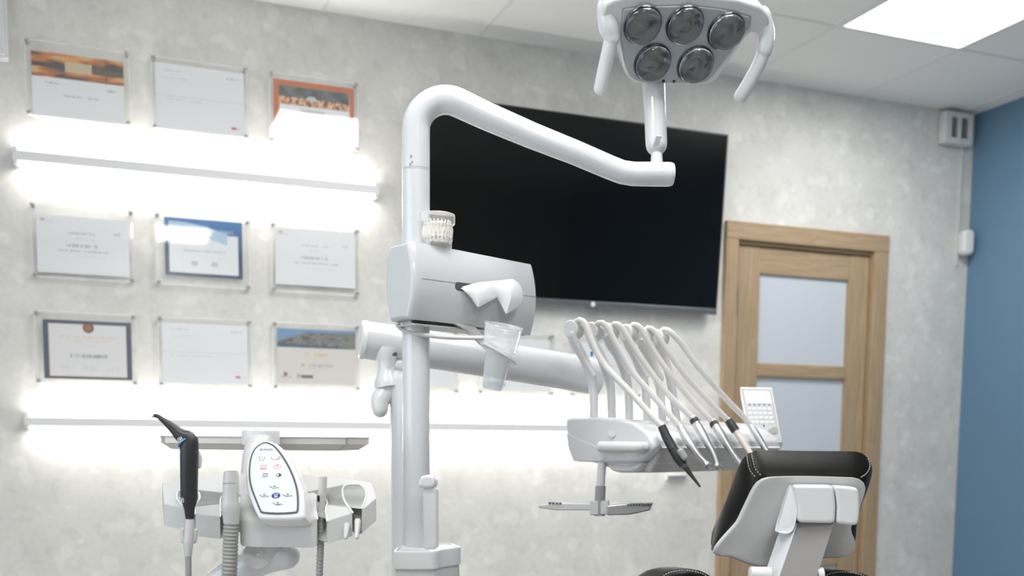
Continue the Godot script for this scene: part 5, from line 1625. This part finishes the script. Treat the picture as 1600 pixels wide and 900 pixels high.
	b.tube(Shape.curve([Vector3(-0.1321, 0.0988, -0.018), Vector3(-0.1304, 0.1065, -0.0181), Vector3(-0.1355, 0.1126, -0.0196), Vector3(-0.1447, 0.1169, -0.0225), Vector3(-0.16, 0.1317, -0.0278), Vector3(-0.1772, 0.1464, -0.0338), Vector3(-0.1823, 0.1502, -0.0361), Vector3(-0.189, 0.1507, -0.0377)], 20), [0.0154, 0.0150, 0.0146, 0.0142, 0.0138, 0.0128, 0.0118, 0.0108, 0.0098, 0.0090, 0.0082, 0.0075, 0.0068, 0.0061, 0.0054, 0.0048, 0.0042, 0.0038, 0.0036, 0.0034], 26, 1)
	part(h, "angled_head", b, M.black_rubber, 50.0)
	b = Shape.new()
	b.tube([Vector3(-0.1375, 0.1059, -0.0197), Vector3(-0.1391, 0.108, -0.0205)], [0.01515, 0.0149], 26)
	part(h, "blue_ring", b, M.blue_ring)
	b = Shape.new()
	b.tube([Vector3(-0.188, 0.1506, -0.0367), Vector3(-0.1915, 0.1503, -0.0375)], [0.0039, 0.0036], 14)
	part(h, "tip_lens", b, M.tooth_ivory)
	for q in [Vector3(-0.1472, 0.1098, -0.0082), Vector3(-0.147, 0.0054, -0.0114)]:
		var mk := Node3D.new()
		mk.name = "printed_mark"
		mk.position = q
		mk.rotation = Vector3(0, -0.35, 0.5 if q.y > 0.05 else 0.0)
		h.add_child(mk, true)
		for bar in [[0, 0.0034, 0.0072, 0.0009], [0, -0.0034, 0.0072, 0.0009], [0.0034, 0, 0.0009, 0.0076], [-0.0034, 0, 0.0009, 0.0076], [0, 0, 0.0018, 0.0040], [0.0014, 0.0008, 0.0022, 0.0009]]:
			part(mk, "mark_line", boxed(Vector3(bar[2], bar[3], 0.0012), Vector3(bar[0], bar[1], 0)), M.print_white)
	b = Shape.new()
	b.tube([Vector3(-0.1172, 0.0887, -0.0274), Vector3(-0.1154, 0.0776, -0.0255), Vector3(-0.1169, 0.0642, -0.0247)], [0.004, 0.006, 0.005], 12, 1)
	part(h, "trigger", b, M.grey_plastic, 50.0)
	b = Shape.new()
	b.tube([Vector3(-0.1335, -0.0285, -0.0216), Vector3(-0.1344, -0.0453, -0.0213), Vector3(-0.1365, -0.0677, -0.0209), Vector3(-0.1372, -0.0733, -0.0206), Vector3(-0.1377, -0.0935, -0.0198)], [0.0072, 0.0078, 0.0088, 0.0082, 0.0062], 20)
	part(h, "hose_collar", b, M.grey_plastic, 35.0)
	b = Shape.new()
	b.tube([Vector3(-0.1376, -0.0924, -0.0199), Vector3(-0.1379, -0.1284, -0.0185), Vector3(-0.1369, -0.199, -0.0324)], 0.0055, 14)
	part(h, "hose", b, M.mid_grey, 50.0)
	b = Shape.new()
	for q in [[[Vector3(-0.1457, -0.048, -0.0297), Vector3(-0.1452, -0.0681, -0.0275)]], [[Vector3(-0.1248, -0.05, -0.0214), Vector3(-0.1263, -0.068, -0.0202)]]]:
		b.tube(q[0], [0.0042, 0.0036], 10, 1)
	part(h, "holder_clip", b, M.grey_plastic, 50.0)

	# wide suction tube
	var u := thing("suction_tube", "thick grey suction handpiece on a ribbed hose left of the control pad", "suction tube", Transform3D(Vector3(1, 0.0, 0.0), Vector3(0.0, 1, 0.0), Vector3(0.0, 0.0, 1), Vector3(0.2561, 0.8867, 2.3724)), g)
	b = Shape.new()
	b.tube([Vector3(-0.0657, -0.0357, 0.0052), Vector3(-0.066, -0.0154, 0.0063), Vector3(-0.067, -0.0042, 0.0069), Vector3(-0.0668, 0.0036, 0.0062), Vector3(-0.0661, 0.0182, 0.0071), Vector3(-0.0652, 0.0405, 0.0073), Vector3(-0.0649, 0.0549, 0.0071)], [0.0135, 0.0150, 0.0168, 0.0142, 0.0140, 0.0134, 0.0126], 26)
	part(u, "suction_handle", b, M.grey_plastic, 45.0)
	b = Shape.new()
	b.tube([Vector3(-0.0649, 0.0533, 0.0072), Vector3(-0.0649, 0.0558, 0.007)], [0.0102, 0.0102], 20)
	part(u, "suction_mouth", b, M.mid_grey)
	b = Shape.new()
	b.tube([Vector3(-0.0658, 0.0338, 0.0072), Vector3(-0.0658, 0.0353, 0.0071)], 0.01385, 26)
	part(u, "joint_line", b, M.mid_grey)
	part(u, "ribbed_hose", ribbed([Vector3(-0.0657, -0.0346, 0.0051), Vector3(-0.0677, -0.0719, 0.0028), Vector3(-0.0708, -0.1286, 0.002), Vector3(-0.0754, -0.1985, -0.0087)], 0.0138, 100), M.mid_grey, 25.0)

	# thin saliva ejector
	var e := thing("saliva_ejector", "slim grey saliva ejector with a dark slide switch right of the control pad", "saliva ejector", Transform3D(Vector3(1, 0.0, 0.0), Vector3(0.0, 1, 0.0), Vector3(0.0, 0.0, 1), Vector3(0.2561, 0.8867, 2.3724)), g)
	b = Shape.new()
	b.tube([Vector3(0.0813, -0.0312, 0.0614), Vector3(0.081, -0.0087, 0.0612), Vector3(0.0811, 0.0025, 0.0611), Vector3(0.0818, 0.0148, 0.0612), Vector3(0.0832, 0.0182, 0.0625), Vector3(0.085, 0.0461, 0.0636), Vector3(0.085, 0.0478, 0.0634)], [0.0048, 0.0062, 0.0080, 0.0085, 0.0072, 0.0070, 0.0062], 22)
	part(e, "ejector_handle", b, M.grey_plastic, 40.0)
	b = Shape.new()
	b.box(Vector3(0.004, 0.011, 0.004), Vector3(0.0754, 0.0096, 0.0679), 0.001)
	part(e, "slide_switch", b, M.gap_black)
	part(e, "ribbed_hose", ribbed([Vector3(0.0813, -0.029, 0.0612), Vector3(0.0801, -0.0707, 0.0597), Vector3(0.0774, -0.1274, 0.059), Vector3(0.0763, -0.1973, 0.0496)], 0.0066, 110, 0.14), M.mid_grey, 25.0)

# ---------------------------------------------------------------- patient chair
func dental_chair() -> void:
	var o := thing("dental_chair", "dental chair seen from behind with a black leather headrest", "chair", Transform3D(Vector3(1, 0.0, 0.0), Vector3(0.0, 1, 0.0), Vector3(0.0, 0.0, 1), Vector3(1.1758, 0.8949, 2.64)))
	var n := 72
	var cu: Array = Shape.smooth([Vector3(-0.0995, -0.0981, -0.1026), Vector3(-0.1086, -0.0764, -0.0983), Vector3(-0.1088, -0.0549, -0.0902), Vector3(-0.1031, -0.016, -0.0726), Vector3(-0.0968, 0.0234, -0.0543), Vector3(-0.0938, 0.0608, -0.0378), Vector3(-0.0904, 0.0775, -0.0294), Vector3(-0.0799, 0.087, -0.0209), Vector3(-0.0624, 0.0901, -0.0122), Vector3(0.0042, 0.0895, 0.0158), Vector3(0.0768, 0.0895, 0.0467), Vector3(0.1009, 0.0874, 0.056), Vector3(0.1183, 0.0758, 0.0585), Vector3(0.13, 0.0581, 0.0561), Vector3(0.1333, 0.0402, 0.05), Vector3(0.1325, 0.0099, 0.0373), Vector3(0.1313, -0.0395, 0.0172), Vector3(0.1349, -0.0849, 0.0012), Vector3(0.1077, -0.1084, -0.0192), Vector3(0.043, -0.1195, -0.0506), Vector3(-0.0482, -0.1155, -0.0875)], n)
	var sh: Array = Shape.smooth([Vector3(-0.1226, -0.1077, -0.0618), Vector3(-0.1298, -0.1027, -0.0629), Vector3(-0.1301, -0.0939, -0.0596), Vector3(-0.123, -0.0763, -0.0497), Vector3(-0.11, -0.0527, -0.0348), Vector3(-0.1034, -0.0391, -0.0267), Vector3(-0.0973, -0.0063, -0.0108), Vector3(-0.0912, 0.0248, 0.0046), Vector3(-0.0838, 0.0373, 0.0131), Vector3(-0.0683, 0.0427, 0.0219), Vector3(-0.0161, 0.0446, 0.0449), Vector3(0.0536, 0.0433, 0.0739), Vector3(0.0752, 0.0412, 0.0823), Vector3(0.0891, 0.0301, 0.0835), Vector3(0.0933, 0.0125, 0.0779), Vector3(0.0926, -0.0175, 0.0652), Vector3(0.0893, -0.0504, 0.0503), Vector3(0.1051, -0.0798, 0.0454), Vector3(0.1053, -0.0997, 0.0376), Vector3(0.0923, -0.1081, 0.0289), Vector3(0.0539, -0.1117, 0.0112), Vector3(0.0137, -0.1262, -0.0113), Vector3(-0.034, -0.1293, -0.0326), Vector3(-0.0698, -0.1222, -0.045), Vector3(-0.1001, -0.1099, -0.0531)], n)
	var c := Shape.new()
	var rs := []
	for k in [[0.0, 0.96, 0.0], [0.10, 0.99, 0.0], [0.35, 1.0, 0.0], [0.70, 1.0, 0.0]]:
		var ring := []
		for i in n:
			ring.append((sh[i] as Vector3).lerp(cu[i], k[0]))
		rs.append(Shape.shrunk(ring, k[1] + 0.022 * sin(k[0] * PI)))
	var away: Vector3 = ((cu[0] as Vector3) - (sh[0] as Vector3)).normalized()
	rs.append(cu)
	rs.append(Shape.shrunk(cu, 0.985, Vector3(0, -0.004, -0.010)))
	rs.append(Shape.shrunk(cu, 0.94, Vector3(0, -0.007, -0.018)))
	rs.append(Shape.shrunk(cu, 0.80, Vector3(0, -0.010, -0.024)))
	rs.append(Shape.shrunk(cu, 0.4, Vector3(0, -0.012, -0.026)))
	c.rings(rs)
	part(o, "headrest_cushion", c, M.leather, 60.0, "black leather headrest cushion with stitched seams")
	var w := Shape.new()
	w.rings([Shape.shrunk(sh, 0.95, Vector3(0, 0, -0.006)), Shape.shrunk(sh, 0.995, Vector3(0, 0, -0.004)), sh, Shape.shrunk(sh, 0.992, Vector3(0, 0, 0.004)), Shape.shrunk(sh, 0.965, Vector3(0, 0, 0.0055)), Shape.shrunk(sh, 0.90, Vector3(0, 0, 0.004)), Shape.shrunk(sh, 0.7, Vector3(0, 0, 0.002)), Shape.shrunk(sh, 0.4, Vector3(0, 0, 0.001)), Shape.shrunk(sh, 0.1, Vector3(0, 0, 0.001))])
	part(o, "headrest_shell", w, M.grey_plastic, 60.0, "pale grey plastic shell of the headrest")
	# seam stitches at both corners of the cushion
	for q in [[[Vector3(-0.0903, 0.0799, -0.0215), Vector3(-0.0972, 0.0685, -0.0079), Vector3(-0.1002, 0.0538, 0.0043), Vector3(-0.095, 0.0414, 0.0151)]], [[Vector3(-0.0825, 0.0858, -0.0191), Vector3(-0.0889, 0.0732, -0.0052), Vector3(-0.0916, 0.0562, 0.0085), Vector3(-0.0858, 0.0439, 0.0195)]], [[Vector3(0.1116, 0.0759, 0.0654), Vector3(0.1075, 0.0634, 0.0759), Vector3(0.0948, 0.0509, 0.083), Vector3(0.0764, 0.0425, 0.0875)]]]:
		var pts := Shape.curve(q[0], 21)
		var th := Shape.new()
		for i in range(0, 20, 2):
			th.tube([pts[i], pts[i + 1]], 0.0011, 6)
		part(o, "stitching", th, M.thread, 60.0)
	var seam := Shape.new()
	seam.tube(Shape.curve([Vector3(-0.0864, 0.0835, -0.0214), Vector3(-0.0927, 0.0709, -0.0075), Vector3(-0.0957, 0.055, 0.0059), Vector3(-0.0898, 0.042, 0.0165)], 16), 0.0014, 8)
	part(o, "seam", seam, M.gap_black, 60.0)
	# bracket and post
	var br := Shape.new()
	br.prism(Shape.rounded(PackedVector2Array([Vector2(-0.0622, 0.0362), Vector2(0.0064, 0.0364), Vector2(0.0121, 0.0002), Vector2(0.0117, -0.0312), Vector2(-0.0533, -0.0311), Vector2(-0.0543, -0.0008)]), 0.009), -0.065, 0.004, 0.006, 4)
	br.x = Transform3D(Vector3(1, 0.0, 0.0), Vector3(0.0, 1, 0.0), Vector3(0.0, 0.0, 1), Vector3(1.1758, 0.8949, 2.64)).affine_inverse() * Transform3D(Vector3(0.8906, 0.0, 0.4545), Vector3(0.0, 1, 0.0), Vector3(-0.4552, 0.0, 0.8905), Vector3(1.1838, 0.8886, 2.7298))
	var b2 := Shape.new()
	b2.x = br.x
	br = Shape.new()
	br.x = b2.x
	br.prism(Shape.rounded(PackedVector2Array([Vector2(-0.0622, 0.0362), Vector2(0.0064, 0.0364), Vector2(0.0121, 0.0002), Vector2(0.0117, -0.0312), Vector2(-0.0533, -0.0311), Vector2(-0.0543, -0.0008)]), 0.009), -0.065, 0.004, 0.006, 4)
	b2.prism(Shape.rounded(PackedVector2Array([Vector2(0.0075, 0.0364), Vector2(0.0439, 0.0335), Vector2(0.0507, 0.0279), Vector2(0.0542, -0.0049), Vector2(0.0521, -0.0345), Vector2(0.0134, -0.0323), Vector2(0.0138, 0.0002)]), 0.009), -0.065, 0.003, 0.006, 4)
	part(o, "headrest_bracket", br, M.white_plastic, 40.0)
	part(o, "bracket_cap", b2, M.white_plastic, 40.0)
	var lb := Shape.new()
	lb.rings([Shape.smooth([Vector3(-0.0453, 0.0298, 0.0495), Vector3(-0.0403, 0.013, 0.0585), Vector3(-0.0378, -0.0131, 0.0621), Vector3(-0.0409, -0.0465, 0.059), Vector3(-0.0489, -0.0585, 0.0518), Vector3(-0.0598, -0.0561, 0.0365), Vector3(-0.0579, -0.0524, 0.0261), Vector3(-0.0434, -0.0218, 0.0178), Vector3(-0.0337, 0.0132, 0.018)], 36), Shape.smooth([Vector3(-0.0182, 0.0282, 0.017), Vector3(-0.011, 0.0108, 0.0216), Vector3(-0.0085, -0.016, 0.0253), Vector3(-0.0148, -0.0499, 0.0263), Vector3(-0.026, -0.0593, 0.023), Vector3(-0.0404, -0.0575, 0.0119), Vector3(-0.0416, -0.0533, 0.0056), Vector3(-0.0313, -0.023, 0.0032), Vector3(-0.0215, 0.0123, 0.0034)], 36)])
	part(o, "bracket_cheek", lb, M.white_plastic, 40.0)
	var ps := Shape.new()
	ps.rings([[Vector3(-0.0827, -0.1451, 0.0691), Vector3(-0.0287, -0.1425, 0.1058), Vector3(0.0223, -0.0365, 0.0877), Vector3(-0.0301, -0.0382, 0.0515)], [Vector3(-0.0739, -0.144, 0.0185), Vector3(0.0013, -0.1434, 0.0475), Vector3(0.049, -0.0406, 0.0424), Vector3(-0.025, -0.0419, 0.0054)]])
	part(o, "headrest_post", ps, M.post_grey, 25.0, "flat grey post of the headrest")
	var pl := Shape.new()
	pl.rings([[Vector3(-0.0838, -0.1438, 0.0696), Vector3(-0.0817, -0.1438, 0.0704), Vector3(-0.0301, -0.0403, 0.0534), Vector3(-0.0322, -0.0403, 0.0525)], [Vector3(-0.0744, -0.1442, 0.0173), Vector3(-0.0723, -0.1442, 0.0181), Vector3(-0.0233, -0.042, 0.005), Vector3(-0.0261, -0.042, 0.0039)]])
	part(o, "post_side", pl, M.white_plastic, 25.0)
	# backrest: two padded shoulders above the frame edge, seat and foot below
	var bk := Shape.new()
	var b0: Array = Shape.smooth([Vector3(-0.2605, -0.1762, -0.0609), Vector3(-0.251, -0.148, -0.0601), Vector3(-0.2331, -0.1327, -0.0547), Vector3(-0.2022, -0.1272, -0.0434), Vector3(-0.1739, -0.1311, -0.0321), Vector3(-0.1523, -0.1449, -0.0223), Vector3(-0.1155, -0.161, -0.0065), Vector3(-0.0609, -0.1652, 0.015), Vector3(0.0028, -0.16, 0.039), Vector3(0.0275, -0.1388, 0.0463), Vector3(0.0497, -0.1298, 0.054), Vector3(0.0771, -0.1284, 0.0644), Vector3(0.1065, -0.1346, 0.0764), Vector3(0.1236, -0.1497, 0.0845), Vector3(0.1272, -0.1789, 0.0889), Vector3(0.1247, -0.4301, 0.1136), Vector3(0.095, -0.4771, 0.107), Vector3(-0.0697, -0.4901, 0.0448), Vector3(-0.2447, -0.4798, -0.0237), Vector3(-0.2763, -0.4333, -0.0406)], 100)
	var back := Vector3(0.0, -0.005, -0.085)
	bk.rings([Shape.shrunk(b0, 0.96, Vector3(0, 0, 0.012)), Shape.shrunk(b0, 0.985, Vector3(0, 0, 0.008)), b0, Shape.shrunk(b0, 1.0, back * 0.7), Shape.shrunk(b0, 0.98, back), Shape.shrunk(b0, 0.9, back * 1.1)])
	part(o, "backrest", bk, M.leather, 60.0)
	for q in [[[Vector3(-0.2492, -0.1417, -0.0471), Vector3(-0.2326, -0.1323, -0.0417), Vector3(-0.2086, -0.1286, -0.0328), Vector3(-0.1826, -0.133, -0.0223), Vector3(-0.1633, -0.1445, -0.0137)]], [[Vector3(0.024, -0.1395, 0.058), Vector3(0.0439, -0.1312, 0.0648), Vector3(0.0678, -0.1298, 0.0739), Vector3(0.0938, -0.1354, 0.0845), Vector3(0.1088, -0.1458, 0.0913)]]]:
		var pts := Shape.curve(q[0], 41)
		var th := Shape.new()
		for i in range(0, 40, 2):
			th.tube([pts[i], pts[i + 1]], 0.0011, 6)
		part(o, "stitching", th, M.thread, 60.0)
	for q in [[[Vector3(-0.117, -0.1315, 0.0383), Vector3(-0.0839, -0.1313, 0.0511)]], [[Vector3(-0.0155, -0.1298, 0.0934), Vector3(-0.006, -0.1297, 0.0971)]]]:
		var kn := Shape.new()
		kn.tube(q[0], 0.0145, 22, 0)
		part(o, "pivot_boss", kn, M.white_plastic, 40.0)
	var oy: float = -Vector3(1.1758, 0.8949, 2.64).y
	part(o, "seat", boxed(Vector3(0.46, 0.12, 0.9), Vector3(-0.10, oy + 0.48, -0.62), 0.05), M.leather)
	part(o, "chair_lift", boxed(Vector3(0.26, 0.40, 0.36), Vector3(-0.10, oy + 0.23, -0.55), 0.03), M.grey_plastic)
	part(o, "foot_plate", boxed(Vector3(0.42, 0.03, 0.8), Vector3(-0.08, oy + 0.016, -0.55), 0.01), M.grey_plastic)
